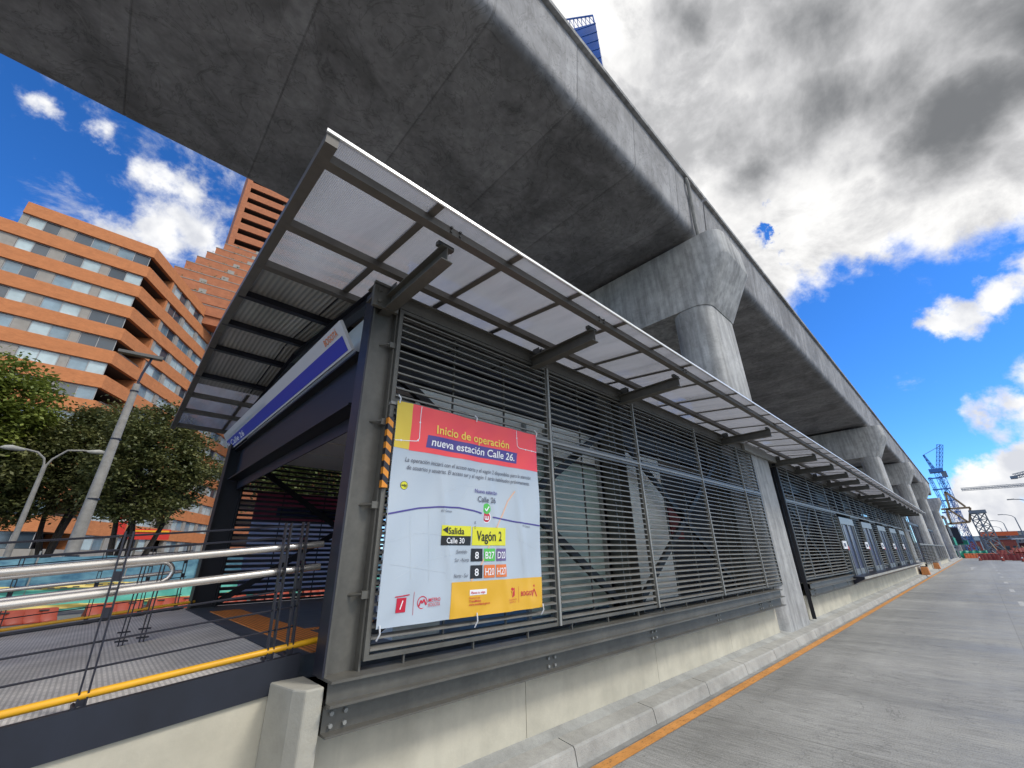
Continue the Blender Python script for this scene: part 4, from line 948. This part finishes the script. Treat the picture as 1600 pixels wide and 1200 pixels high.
tbx(MB(), 0, 1.0, 0, 12, 0, 104).build('end_wall', M['brick2'], tt); tbx(MB(), 1.0, 40, 2.2, 12, 0, 104).build('rear_wall', M['shade'], tt)
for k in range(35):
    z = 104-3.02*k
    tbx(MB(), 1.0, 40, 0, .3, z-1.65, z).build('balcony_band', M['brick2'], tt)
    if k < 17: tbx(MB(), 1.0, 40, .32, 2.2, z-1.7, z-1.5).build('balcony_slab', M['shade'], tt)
    if k < 17: tbx(MB(), 8.0, 9.0, .9, 1.5, z-3.0, z-1.66).build('pillar', M['cpanel'], tt)
# blue glass tower behind the deck
gt = thing('blue_glass_tower', 'blue glass skyscraper tip with a slanted lattice crown above the viaduct', 'skyscraper', (100, 52, 0))
M['bluegl'] = mat('blue_tower_glass', (.035, .10, .34), .15, spec=.8, var=.25, vscale=.12)
M['bluelat'] = mat('blue_tower_lattice', (.05, .13, .38), .4)
T0 = (100, 47.6); 
mb = MB(); mb.hexa([(100, 47.8, 0), (118, 56, 0), (112, 66, 0), (96, 62, 0), (100, 47.8, 217), (118, 56, 217), (112, 66, 226), (96, 62, 226)]); mb.build('shaft', M['bluegl'], gt)
P = [Vector((100, 48.2, 217)), Vector((100, 48.5, 223.5)), Vector((96, 62, 226)), Vector((96, 62, 235))]
mb = MB(); mb.bar(P[1], P[3], .5, .6); mb.bar(P[0], P[1], .5, .5)
for k in range(9):
    u = k/8; lo = P[0].lerp(P[2], u); hi = P[1].lerp(P[3], u); mb.bar(lo, hi, .25, .25)
    if k < 8: mb.bar(lo, P[1].lerp(P[3], (k+1)/8), .2, .2)
mb.build('lattice_crown', M['bluelat'], gt)
for k in range(12):
    z = 150+k*6; MB().bar((99.9, 47.6, z), (95.9, 62.2, z+8*z/235), .18, .3).build('floor_line', M['bluelat'], gt)

# ------------------------------------------------------------------ trees
def leafmat(name, c1, c2):
    m = bpy.data.materials.new(name); m.use_nodes = True; N = m.node_tree.nodes; L = m.node_tree.links; N.clear()
    out = N.new('ShaderNodeOutputMaterial'); tc = N.new('ShaderNodeTexCoord'); n = N.new('ShaderNodeTexNoise'); n.inputs['Scale'].default_value = 1.1; n.inputs['Detail'].default_value = 9; n.inputs['Roughness'].default_value = .8
    L.new(tc.outputs['Object'], n.inputs['Vector']); cr = N.new('ShaderNodeValToRGB'); L.new(n.outputs['Fac'], cr.inputs[0]); e = cr.color_ramp.elements
    e[0].position = .36; e[0].color = (*c1, 1); e[1].position = .66; e[1].color = (*c2, 1)
    d = N.new('ShaderNodeBsdfPrincipled'); d.inputs['Roughness'].default_value = .5; L.new(cr.outputs[0], d.inputs['Base Color'])
    t = N.new('ShaderNodeBsdfTranslucent'); L.new(cr.outputs[0], t.inputs[0]); mx = N.new('ShaderNodeMixShader'); mx.inputs[0].default_value = .25
    L.new(d.outputs[0], mx.inputs[1]); L.new(t.outputs[0], mx.inputs[2]); L.new(mx.outputs[0], out.inputs[0]); return m
M['leafA'] = leafmat('yellow_green_leaves', (.07, .11, .02), (.30, .34, .06)); M['leafB'] = leafmat('dark_green_leaves', (.026, .052, .018), (.22, .215, .07))
M['leafC'] = leafmat('mid_green_leaves', (.03, .05, .015), (.16, .19, .05))
M['bark'] = mat('dark_bark', (.035, .028, .022), .9, var=.4, vscale=4, bump=.5, bscale=10)
def tree(name, label, base, crown, R3, nclump, lm, trunks, seed, leaf=.20, per=66):
    rg = random.Random(seed); t = thing('broadleaf_tree' if name is None else name, label, 'tree', base, 'trees between the road and the brick block'); base = Vector(base); crown = Vector(crown)
    mb = MB(); tips = []
    for k in range(trunks):
        a = rg.uniform(0, 6.28); b0 = base+Vector((math.cos(a)*.45*(trunks > 1), math.sin(a)*.3*(trunks > 1), -.1))
        e = crown+Vector((rg.uniform(-.5, .5)*R3[0], rg.uniform(-.4, .4)*R3[1], -.15*R3[2])); m1 = b0.lerp(e, .45)+Vector((rg.uniform(-.3, .3), rg.uniform(-.3, .3), .4))
        mb.tube([b0, b0.lerp(m1, .5)+Vector((.05, 0, .1)), m1, e], [.20, .16, .12, .06], 8); tips.append((m1, e))
    tr = mb.build('trunk', M['bark'], t, smooth=True)
    cl = []
    while len(cl) < nclump:
        v = Vector((rg.uniform(-1, 1), rg.uniform(-1, 1), rg.uniform(-1, 1)))
        if not (.25 < v.length < 1.0): continue
        n = noise.noise(v*1.7+Vector((seed*3.1, 0, 0)))
        if v.length > .78+.35*n: continue
        cl.append(crown+Vector((v.x*R3[0], v.y*R3[1], v.z*R3[2])))
    lim = MB()
    for c in cl[::9]:
        m1, e = rg.choice(tips); s = m1.lerp(e, rg.uniform(.2, .9)); lim.tube([s, s.lerp(c, .5)+Vector((0, 0, .15)), c], [.05, .035, .012], 5)
    lim.build('limbs', M['bark'], t)
    lv = MB()
    for c in cl:
        r = rg.uniform(.35, .72)
        for q in range(per):
            v = Vector((rg.gauss(0, 1), rg.gauss(0, 1), rg.gauss(0, .62)))*r*.62; p = c+v
            a = Vector((rg.uniform(-1, 1), rg.uniform(-1, 1), rg.uniform(-.7, .3))).normalized()*leaf*rg.uniform(.7, 1.4); b = a.cross(Vector((rg.uniform(-1, 1), rg.uniform(-1, 1), 1))).normalized()*leaf*.32
            lv.add([p, p+a*.5+b, p+a, p+a*.5-b], [(0, 1, 2, 3)])
    lv.build('crown', lm, t); return t
tree(None, 'sunlit yellow green tree at the left edge of the picture', (-6.5, 35, 0), (-7.0, 35, 9.4), (4.4, 3.2, 4.3), 420, M['leafA'], 2, 3, leaf=.24)
tree(None, 'broad dark leafy tree with several leaning trunks right of the tall pole', (1.0, 32, 0), (1.25, 32, 6.8), (3.9, 3.0, 3.7), 480, M['leafB'], 4, 11)
tree(None, 'dark leafy tree behind the tall concrete pole', (-2.4, 36, 0), (-2.4, 36, 7.5), (4.1, 2.8, 4.4), 450, M['leafB'], 3, 21)
tree(None, 'dark shaded tree behind the double armed lamp', (-6.4, 35, 0), (-5.9, 35, 5.8), (3.8, 2.6, 3.6), 400, M['leafB'], 3, 31)
tree(None, 'green tree glimpsed through the far louvres of the entrance', (7.5, 24, 0), (7.6, 24, 5.6), (4.0, 2.4, 2.6), 240, M['leafC'], 2, 41)
tree(None, 'green tree glimpsed deeper through the far louvres', (16, 26, 0), (15.5, 26, 5.2), (4.5, 2.4, 3.0), 220, M['leafC'], 2, 51)

# ------------------------------------------------------------------ poles
M['pole'] = mat('weathered_pole_concrete', (.27, .26, .24), .85, var=.2, vscale=3, bump=.2, bscale=20)
t = thing('light_mast', 'tall tapering concrete pole topped by a flat wide floodlight', 'light pole', (-.78, 26, 0))
MB().tube([(-.78, 26, -.1), (-.76, 26, 3), (-.72, 26, 6.5), (-.66, 26, 9.7)], [.26, .225, .175, .13], 18).build('pole', M['pole'], t, smooth=True)
for z, r in ((1.9, .245), (4.2, .22), (6.9, .18), (9.3, .15)): MB().tube([(-.75+z*.008, 26, z), (-.75+z*.008, 26, z+.06)], r+.012, 16).build('band', M['steel_d'], t)
MB().tube([(-.66, 26, 9.7), (-.62, 26, 10.3), (-.45, 25.9, 11.25)], .05, 8).build('mast_arm', M['steel_d'], t, smooth=True)
MB().hexa([(-1.75, 25.7, 11.05), (-.05, 25.7, 11.12), (-.05, 26.2, 11.2), (-1.75, 26.2, 11.13), (-1.75, 25.7, 11.2), (-.05, 25.7, 11.3), (-.05, 26.2, 11.38), (-1.75, 26.2, 11.28)]).build('floodlight', M['bolt'], t, bevel=.02)
t = thing('street_lamp', 'old street lamp with two curved arms left of the concrete pole', 'street lamp', (-2.9, 30, 0))
MB().tube([(-2.9, 30, -.1), (-2.9, 30, 3), (-2.92, 30, 6.1)], [.14, .11, .085], 12).build('pole', M['pole'], t, smooth=True)
for sx, ex, ez in ((-1, -4.1, 6.72), (1, -1.35, 6.95)):
    d = ex+2.92
    MB().tube([(-2.92, 30, 5.95), (-2.92+d*.10, 30, 6.4), (-2.92+d*.35, 30, ez-.06), (-2.92+d*.7, 30, ez+.02), (ex, 30, ez)], .045, 8).build('arm', M['pole'], t, smooth=True)
    MB().tube([(ex-sx*.35, 30, ez-.0), (ex-sx*.2, 30, ez), (ex+sx*.1, 30, ez+.03), (ex+sx*.32, 30, ez+.02), (ex+sx*.45, 30, ez)], [.05, .09, .13, .10, .03], 10).build('lamp_head', M['kerb'], t, smooth=True)

# ------------------------------------------------------------------ construction screen, tape, barriers
def clothmat(name, c1, c2, sc=1.2):
    m = mat(name, c1, .55, var=.0, col2=c2, vscale=sc, vstretch=(1, 1, 2.2)); return m
M['teal'] = clothmat('turquoise_netting', (.20, .66, .54), (.09, .45, .36)); M['bluenet'] = clothmat('blue_netting', (.20, .42, .50), (.025, .11, .20), 1.1); M['tape'] = mat('yellow_caution_tape', (.70, .55, .16), .6, var=.1, vscale=3); M['obar'] = mat('orange_plastic', (.33, .045, .018), .45, var=.12, vscale=2)
def fpos(s): return Vector((-9+s, 19.6+.32*s if s < 14 else 19.6+.32*14+.05*(s-14), 0))
sc = thing('construction_screen', 'turquoise and blue construction netting strung on thin posts beyond the ramp', 'fence', (-9, 19.6, 0))
def ribbon(s0, s1, z0, z1, m, name, off=0, amp=.05, ph=0, th=.01):
    mb = MB(); n = int((s1-s0)/.25); rows = 4
    for f in (0, 1):
        for i in range(n+1):
            s = s0+(s1-s0)*i/n; p = fpos(s)
            for j in range(rows+1):
                v = j/rows; sag = amp*math.sin(s*2.0+ph)*(v)+amp*.5*math.sin(s*5.1+ph+v*2)
                mb.v.append((p.x, p.y+off+f*th+amp*.8*math.sin(s*4+v*3+ph), z0+(z1-z0)*v+sag*.6))
    W_ = rows+1; B_ = (n+1)*W_
    for f in (0, 1):
        for i in range(n):
            for j in range(rows):
                a = f*B_+i*W_+j; q = (a, a+W_, a+W_+1, a+1); mb.f.append(q if f == 0 else q[::-1]); mb.mi.append(0)
    return mb.build(name, m, sc, smooth=True)
ribbon(0, 40, .12, .90, M['teal'], 'turquoise_net', 0); ribbon(0, 40, .96, 1.86, M['bluenet'], 'blue_net', .12, .04, 2)
for z, ph in ((.84, 1), (.22, 4)): ribbon(0, 40, z, z+.11, M['tape'], 'caution_tape', -.09, .05, ph)
mb = MB(); 
for k in range(120):
    s = k*.30; p = fpos(s)
    if k % 5: mb.box(p.x, p.x+.17, p.y-.165, p.y-.16, .875+.03*math.sin(s*2+1), .915+.03*math.sin(s*2+1))
mb.build('tape_print', M['bolt'], sc)
for k in range(17):
    p = fpos(k*2.4+.4); MB().tube([(p.x, p.y+.05, 0), (p.x, p.y+.05, 2.05)], .025, 8).build('post', M['steel_l'], sc)
def barrier(loc, rot, label, m, L=1.5, H=.85, group='orange plastic barriers beyond the ramp'):
    t = thing('road_barrier', label, 'barrier', (0, 0, 0), group)
    pr_ = [(-.28, 0), (-.28, .12), (-.16, .30), (-.10, H-.05), (-.06, H), (.06, H), (.10, H-.05), (.16, .30), (.28, .12), (.28, 0)]
    rings = []
    for u, s in ((-1, .88), (-.95, 1), (-.52, 1), (-.48, .9), (-.44, 1), (-.02, 1), (.02, .9), (.06, 1), (.46, 1), (.5, .9), (.54, 1), (.95, 1), (1, .88)):
        rings.append([(u*L/2, y*s, z*(1-(1-s)*.25)) for y, z in pr_])
    MB().loft(rings).build('shell', m, t, smooth=True)
    for u in (-.28, .28): MB().box(u*L-.11, u*L+.11, -.13, .13, H-.16, H-.08).build('grip', M['bolt'], t)
    t.location = loc; t.rotation_euler.z = rot; return t
bp_ = barrier((-1.15, 20.3, 0), .31, 'orange plastic barrier under the netting, at the left edge of the picture', M['obar']); bp_.scale.z = .44
obl = ['orange plastic barrier beside it in front of the netting', 'orange barrier below the turquoise netting, nearest the entrance column', 'orange barrier just left of the entrance column', 'orange barrier seen low through the left part of the far louvres', 'orange barrier seen low through the middle of the far louvres', 'orange barrier seen low through the right of the far louvres']
for (x, y), lb in zip([(.95, 21.6), (2.6, 22.3), (4.4, 22.6), (6.2, 22.9), (8.3, 23.2), (10.5, 23.4)], obl):
    c = copy_tree(bp_); c.location = (x, y-.5, 0); c['label'] = lb; c.rotation_euler.z = .25; c.scale.z = .44
# vehicles and kiosk seen above the rail
def car(loc, rot, label, m):
    t = thing('parked_car', label, 'car', (0, 0, 0), 'cars beyond the netting')
    pr_ = [(-2.1, .3), (-2.1, .75), (-1.9, .9), (-1.35, .98), (-.75, 1.42), (.65, 1.45), (1.35, 1.0), (2.0, .85), (2.12, .6), (2.1, .3)]
    MB().loft([[(x, y*(1 if z < 1.1 else .86), z) for x, z in pr_] for y in (-.85, .85)]).build('body', m, t, bevel=.06)
    for y in (-.80, .80):
        MB().hexa([(-1.15, y-.06, 1.02), (1.1, y-.06, 1.02), (1.1, y+.06, 1.02), (-1.15, y+.06, 1.02), (-.75, y*.88-.05, 1.36), (.6, y*.88-.05, 1.36), (.6, y*.88+.05, 1.36), (-.75, y*.88+.05, 1.36)]).build('window', M['pane'], t)
        for x in (-1.3, 1.3): MB().tube([(x, y-.1, .33), (x, y+.1, .33)], .33, 20).build('wheel', M['dark'], t, smooth=True)
    t.location = loc; t.rotation_euler.z = rot; return t
c1 = car((-2.6, 27.5, .32), .1, 'dark blue car parked beyond the netting, between the two lamp poles', mat('dark_blue_car_paint', (.012, .018, .06), .25, spec=.7))
c2 = copy_tree(c1); c2.location = (-6.6, 28.6, .32); c2['label'] = 'dark car partly cut by the left edge of the picture'
t = thing('shop_sign', 'red and yellow shop sign board behind the tree trunks', 'sign', (2.2, 52, 3.2))
MB().box(.55, 1.35, 52, 52.2, 4.0, 6.0).build('panel', M['red'], t); MB().box(1.7, 4.6, 52, 52.2, 3.6, 4.5).build('panel', M['red'], t); MB().box(1.9, 4.5, 51.93, 51.99, 4.25, 4.4).build('stripe', M['yellow'], t); MB().box(.65, 1.2, 51.93, 51.99, 5.1, 5.3).build('stripe', M['white'], t)
MB().box(2.3, 2.5, 52.02, 52.18, 0, 3.6).build('post', M['steel'], t); MB().box(.9, 1.05, 52.02, 52.18, 0, 4.0).build('post', M['steel'], t)
t = thing('flag_pole', 'thin pale pole standing by the brick wall right of the tree', 'pole', (6.1, 40, 0)); MB().tube([(6.1, 40, 0), (6.1, 40, 5.5)], .05, 8).build('shaft', M['kerb'], t); MB().tube([(6.1, 40, 5.5), (6.1, 40, 5.6)], .07, 8).build('cap', M['kerb'], t)
structure('pavement', MB().box(-40, 60, 29.5, 34, -.01, .12), M['footway'])

# ------------------------------------------------------------------ right-hand distance
M['crane_b'] = mat('blue_crane_paint', (.05, .17, .45), .5); M['crane_g'] = mat('grey_crane_steel', (.16, .19, .22), .5); M['gant'] = mat('tan_gantry_steel', (.30, .20, .10), .6, var=.2, vscale=.5); M['green_n'] = clothmat('green_debris_netting', (.02, .36, .24), (.015, .22, .15), .3)
def lattice(name, p, q, w, n, m, par, r=.07, w2=None):
    p = Vector(p); q = Vector(q); d = (q-p).normalized(); a = d.orthogonal().normalized(); b = d.cross(a); w2 = w if w2 is None else w2
    cs = [(a+b), (a-b), (-a-b), (b-a)]; mb = MB()
    for c in cs: mb.bar(p+c*w/2, q+c*w2/2, r, r)
    for i in range(n):
        for k in range(4):
            u0, u1 = i/n, (i+1)/n; s0 = w+(w2-w)*u0; s1 = w+(w2-w)*u1
            x = p.lerp(q, u0)+cs[k]*s0/2; y = p.lerp(q, u1)+cs[(k+1) % 4]*s1/2; mb.bar(x, y, r*.6, r*.6); z = p.lerp(q, u1)+cs[k]*s1/2; mb.bar(z, y, r*.6, r*.6)
    return mb.build(name, m, par)
tc_ = thing('blue_tower_crane', 'blue luffing tower crane with raised jib beyond the end of the viaduct', 'crane', (150, 1.5, 0))
lattice('mast', (150, 1.4, 0), (150, 1.55, 19.6), 1.2, 14, M['crane_b'], tc_, .10); lattice('jib', (150, 1.2, 20.3), (150, -.7, 26.2), .8, 6, M['crane_b'], tc_, .10)
lattice('a_frame', (150, 2.2, 20.4), (150, 3.0, 24.2), .5, 4, M['crane_b'], tc_, .12, .2); MB().box(148.8, 151.2, .6, 3.2, 19.5, 20.4).build('slewing_deck', M['crane_b'], tc_); MB().box(149, 150.4, .2, 1.2, 18.2, 19.6).build('cab', M['crane_g'], tc_); MB().tube([(150, 3.0, 24.2), (150, -.6, 25.9)], .06, 5).build('pendant', M['crane_g'], tc_)
fs = thing('formwork_tower', 'blue lattice scaffold frame against the end of the viaduct', 'scaffold', (130, 2.2, 0))
for y in (3.1, 1.5): lattice('leg', (130, y-.9, 3), (130, y, 16.2), .4, 8, M['crane_b'], fs, .08)
for z in (16, 13.6, 11.2, 8.8): MB().bar((130, 3.4, z), (130, .6, z), .3, .25).build('beam', M['crane_b'], fs)
gn = thing('launching_gantry', 'tan steel gantry frame cantilevered out beside the viaduct', 'gantry', (125, 1.0, 5))
for p, q in (((125, 3.2, 9.2), (125, -1.0, 9.2)), ((125, 3.4, 6.3), (125, -.1, 6.5)), ((125, -1.0, 9.2), (125, -.1, 6.5)), ((125, 2.2, 9.2), (125, .2, 6.6)), ((125, 2.6, 6.3), (125, 2.4, 9.2)), ((125, 1.9, 9.2), (125, 1.6, 12.6)), ((125, 1.6, 12.6), (125, -.4, 9.4))):
    MB().bar(p, q, .35, .35).build('beam', M['gant'], gn)
MB().box(126, 134, 2.0, 4.8, 2.6, 5.6).build('platform', M['steel_d'], gn)
lt = thing('lattice_tower', 'grey lattice trestle tower under the gantry nose beside the road', 'trestle', (125, -1.9, 0))
for y in (-.9, -2.2): pass
lattice('mast', (125, -1.95, 0), (125, -1.55, 8.0), 1.5, 7, M['crane_g'], lt, .2, 1.5); MB().box(124, 126, -2.9, -.5, 8.0, 8.6).build('head_beam', M['crane_g'], lt)
dc = thing('distant_crane', 'pale distant tower crane with a long level jib at the right', 'crane', (300, -40, 0))
lattice('jib', (300, -2, 28.3), (300, -42, 27.6), 1.0, 40, M['crane_g'], dc, .14); lattice('mast', (300, -44, 0), (300, -44, 33), 1.6, 16, M['crane_g'], dc, .18)
dc = thing('counterweight_crane', 'blue grey crane counterjib poking in from the right edge', 'crane', (200, -20, 0))
lattice('jib', (200, -13.6, 21.9), (200, -22, 23.5), 1.0, 8, M['crane_g'], dc, .16); MB().box(199, 201, -14.2, -12.8, 21.2, 22.0).build('counterweight', M['crane_g'], dc); lattice('mast', (200, -21, 0), (200, -21, 23), 1.5, 12, M['crane_g'], dc, .16)
lp = thing('road_lamp', 'curved arm street lamp at the right beside the orange overhead beam', 'street lamp', (170, -8.5, 0), 'street lamps along the far road')
MB().tube([(170, -8.6, 0), (170, -8.5, 5), (170, -8.4, 8.8)], [.16, .13, .1], 8).build('pole', M['crane_g'], lp, smooth=True)
MB().tube([(170, -8.4, 8.8), (170, -8.0, 9.3), (170, -7.2, 9.6), (170, -6.2, 9.7)], .08, 6).build('arm', M['crane_g'], lp, smooth=True); MB().box(169.8, 170.2, -6.6, -5.7, 9.6, 9.78).build('lamp_head', M['kerb'], lp)
for loc, lb in (((205, -7.4, -.3), 'second street lamp with curved arm, smaller and farther left'), ((118, -8.7, 1.2), 'street lamp arm reaching in highest at the right edge'), ((260, -8.0, 0), 'farthest and smallest street lamp over the road')):
    c = copy_tree(lp); c.location = loc; c['label'] = lb
    if loc[2] < 0 or loc[2] > 0: c.location.z = 0
ob = thing('orange_overhead_beam', 'long orange steel beam spanning above the far buildings', 'beam', (170, -4.4, 0)); MB().box(169.7, 170.3, -7.7, -1.0, 4.55, 5.55).build('girder', mat('orange_steel', (.70, .13, .03), .6), ob)
for y in (-7.2, -1.4): MB().box(169.8, 170.2, y-.15, y+.15, 0, 4.55).build('leg', M['crane_g'], ob)
gn2 = thing('green_netting_screen', 'green netting screen closing the end of the road', 'fence', (118, 1.2, 0)); 
mb = MB(); n = 24
for i in range(n+1):
    y = 3.6-4.3*i/n
    for z in (0, .6, 1.25): mb.v.append((118+.15*math.sin(i*1.3)+z*.1, y, z+.06*math.sin(i*.9)))
for i in range(n):
    for j in range(2): a = i*3+j; mb.f.append((a, a+3, a+4, a+1)); mb.mi.append(0)
o = mb.build('net', M['green_n'], gn2, smooth=True); o.modifiers.new('thickness', 'SOLIDIFY').thickness = .02
for y in (3.4, 1.4, -.5): MB().tube([(118.3, y, 0), (118.3, y, 1.5)], .05, 6).build('post', M['crane_g'], gn2)
mb = MB().box(128, 136, 1.4, 4.6, 2.4, 3.2); o = mb.build('teal_cover', M['green_n'], None, origin=(132, 3, 2.4)); tag(o, 'teal tarpaulin laid over the gantry platform at the viaduct end', 'tarpaulin')
# barriers across the far road
ro = barrier((116, 1.7, 0), rad(90), 'orange barrier standing in front of the green netting, first from the left', mat('bright_orange_plastic', (.75, .16, .05), .5), 1.4, .8, 'orange barriers across the far road')
for i in range(3): c = copy_tree(ro); c.location = (116, .25-1.45*i+1.45*0, 0); c['label'] = ['orange barrier in front of the green netting, second from the left', 'third orange barrier of the row before the netting', 'last orange barrier of the row before the netting'][i]
RB_ = mat('dull_red_plastic', (.24, .035, .028), .5, var=.2, vscale=1)
rr0 = barrier((96, -.35, 0), rad(90), 'dull red barrier, leftmost of the red line across the road', RB_, 1.7, .9, 'red barriers piled at the right of the road')
rg = random.Random(9)
rl = ['dull red barrier next to the leftmost red one', 'red barrier in the middle of the line across the road', 'red barrier right of the middle of the line', 'red barrier lying closest to the road edge', 'red barrier tipped behind the line', 'red barrier stacked behind, under the lattice tower', 'red barrier near the right edge of the picture', 'red barrier cut by the right edge of the picture', 'upturned red barrier on top of the pile', 'red barrier farthest back in the pile']
for (x, y, z, rx), lb in zip([(95, -2.0, 0, 0), (92, -3.4, 0, 0), (90, -4.6, 0, 0), (86, -4.9, 0, 0), (99, -2.2, .5, .5), (101, -3.4, .4, .3), (88, -6.2, 0, 0), (84, -6.9, 0, .1), (97, -4.0, .9, .7), (104, -4.8, .6, .2)], rl):
    c = copy_tree(rr0); c.location = (x, y, z); c.rotation_euler = (rx, 0, rad(90)+rg.uniform(-.4, .4)); c['label'] = lb
# orange blocks at the kerb by the station end
ko = thing('traffic_block', 'orange plastic block on the kerb past the boarding ledge, nearer one', 'traffic block', (0, 0, 0), 'orange blocks on the kerb')
MB().loft([[(-.3, -.2, 0), (.3, -.2, 0), (.3, .2, 0), (-.3, .2, 0)], [(-.26, -.16, .45), (.26, -.16, .45), (.26, .16, .45), (-.26, .16, .45)]]).build('block', mat('faded_orange_plastic', (.55, .22, .07), .6, var=.2), ko, bevel=.03)
MB().box(-.1, .1, -.17, .17, .46, .5).build('handle', M['bolt'], ko); ko.location = (38.2, 2.78, .14); c = copy_tree(ko); c.location = (50, 2.85, .14); c['label'] = 'orange plastic block on the kerb, the farther one'
for k_, (x, z) in enumerate(((39.2, 1), (50.8, 1))): pass
# low far buildings
fbm = [mat('far_wall_brown', (.16, .10, .08), .9, var=.2), mat('far_wall_grey', (.22, .22, .22), .9, var=.2), mat('far_wall_red', (.26, .07, .05), .9, var=.2), mat('far_wall_cream', (.40, .36, .30), .9, var=.15)]
fl = ['low grey building at the end of the road beneath the gantry', 'brown brick building low behind the red barriers', 'reddish low building beneath the orange beam', 'grey building with rows of windows at the far right', 'cream building on the horizon right of the lamps', 'brown building partly cut by the right edge', 'far red building left of the lattice tower']
for i, (x, y, w, h, m) in enumerate([(215, 3.0, 5, 5.2, 1), (235, -4.5, 7, 5.6, 0), (200, -5.8, 5, 4.0, 2), (215, -12, 9, 5.2, 1), (260, -10, 8, 7.4, 3), (150, -11, 5, 4.4, 0), (190, 1.0, 3, 3.6, 2)]):
    t = thing('low_building', fl[i], 'building', (x, y, 0), 'low buildings at the end of the road')
    MB().box(x, x+12, y-w/2, y+w/2, 0, h).build('walls', fbm[m], t); MB().box(x-.3, x+12.3, y-w/2-.2, y+w/2+.2, h+.002, h+.3).build('roof', M['crane_g'], t)
    for k in range(int(w/1.6)):
        for q in range(int(h/2.4)): MB().box(x-.06, x-.003, y-w/2+.5+k*1.6, y-w/2+1.4+k*1.6, 1.1+q*2.4, 2.2+q*2.4).build('window', M['pane'], t)
mk = thing('market_canopy', 'pale flat canopy over the dark stalls at the right of the road', 'canopy', (120, -8, 0)); MB().box(118, 122, -12, -4.4, 3.0, 3.15).build('roof', M['white'], mk)
for y in (-4.8, -6.8, -8.8, -10.8): MB().box(118.2, 118.4, y-.08, y+.08, 0, 3.0).build('post', M['crane_g'], mk)
MB().box(120.5, 121.5, -11.5, -4.9, 0, 2.4).build('stall_backs', mat('maroon_stalls', (.10, .02, .03), .8, var=.3), mk)
# distant hills
mb = MB(); n = 70
for i in range(n+1):
    y = -1700+3400*i/n; h = 40+35*noise.noise(Vector((i*.13, 3, 0)))+12*noise.noise(Vector((i*.5, 1, 0)))
    mb.v += [(2600, y, -1), (2700, y, h), (3000, y, -1)]
for i in range(n):
    for j in range(2): a = i*3+j; mb.f.append((a, a+1, a+4, a+3)); mb.mi.append(0)
structure('hills', mb, mat('hill_green', (.10, .15, .19), .9, var=.2, vscale=.01))

# loose timber, cones and sign posts of the works at the end of the road
cn = thing('traffic_cone', 'orange traffic cone on the carriageway before the red barriers', 'cone', (0, 0, 0), 'traffic cones at the road works')
MB().loft([[(-.2, -.2, 0), (.2, -.2, 0), (.2, .2, 0), (-.2, .2, 0)], [(-.2, -.2, .04), (.2, -.2, .04), (.2, .2, .04), (-.2, .2, .04)]]).build('foot', M['dark'], cn)
MB().tube([(0, 0, .04), (0, 0, .75)], .15, 14, r2=.03).build('cone_body', M['obar'], cn, smooth=True); MB().tube([(0, 0, .40), (0, 0, .52)], .091, 14, r2=.070).build('white_band', M['white'], cn, smooth=True)
cn.location = (88, -1.6, 0)
for (x, y), lb in zip([(84, -3.2), (92, .5), (80, -4.6)], ['traffic cone farther right before the red barriers', 'traffic cone nearest the green netting', 'traffic cone cut off near the right edge of the picture']):
    c = copy_tree(cn); c.location = (x, y, 0); c['label'] = lb
tp = thing('timber_pile', 'leaning pile of planks and struts among the red barriers', 'timber', (100, -3.4, 0)); rg = random.Random(4)
for k in range(16):
    x = 98+rg.uniform(-2, 3); y = -3.2+rg.uniform(-2.6, 1.6); MB().bar((x, y, .05), (x+rg.uniform(-1, 1), y+rg.uniform(-1.6, 1.6), rg.uniform(.9, 2.6)), .1, .06).build('plank', [M['gant'], M['crane_g'], M['obar']][k % 3], tp)
mst = thing('site_mast', 'thin leaning site mast between the green netting and the trestle', 'mast', (122, .6, 0)); MB().tube([(122, .1, 0), (122, .5, 5.2)], .07, 6).build('tube', M['crane_g'], mst); MB().tube([(122, .5, 5.2), (122, .5, 5.5)], .12, 6).build('cap', M['crane_g'], mst)
sf = thing('site_scaffold', 'dark scaffold with teal sheets stacked under the viaduct end', 'scaffold', (112, 4, 0))
for k in range(5):
    for yy in (2.9, 4.6): MB().tube([(108+k*2.5, yy, 0), (108+k*2.5, yy, 7.0)], .05, 6).build('upright', M['crane_g'], sf)
for z in (1.8, 3.6, 5.4, 7.0): MB().box(107.8, 118.2, 2.8, 4.7, z, z+.12).build('deck', M['gant'] if z > 5 else M['steel_d'], sf)
MB().box(107.9, 118, 2.72, 2.78, 2.2, 3.5).build('sheet', M['green_n'], sf)
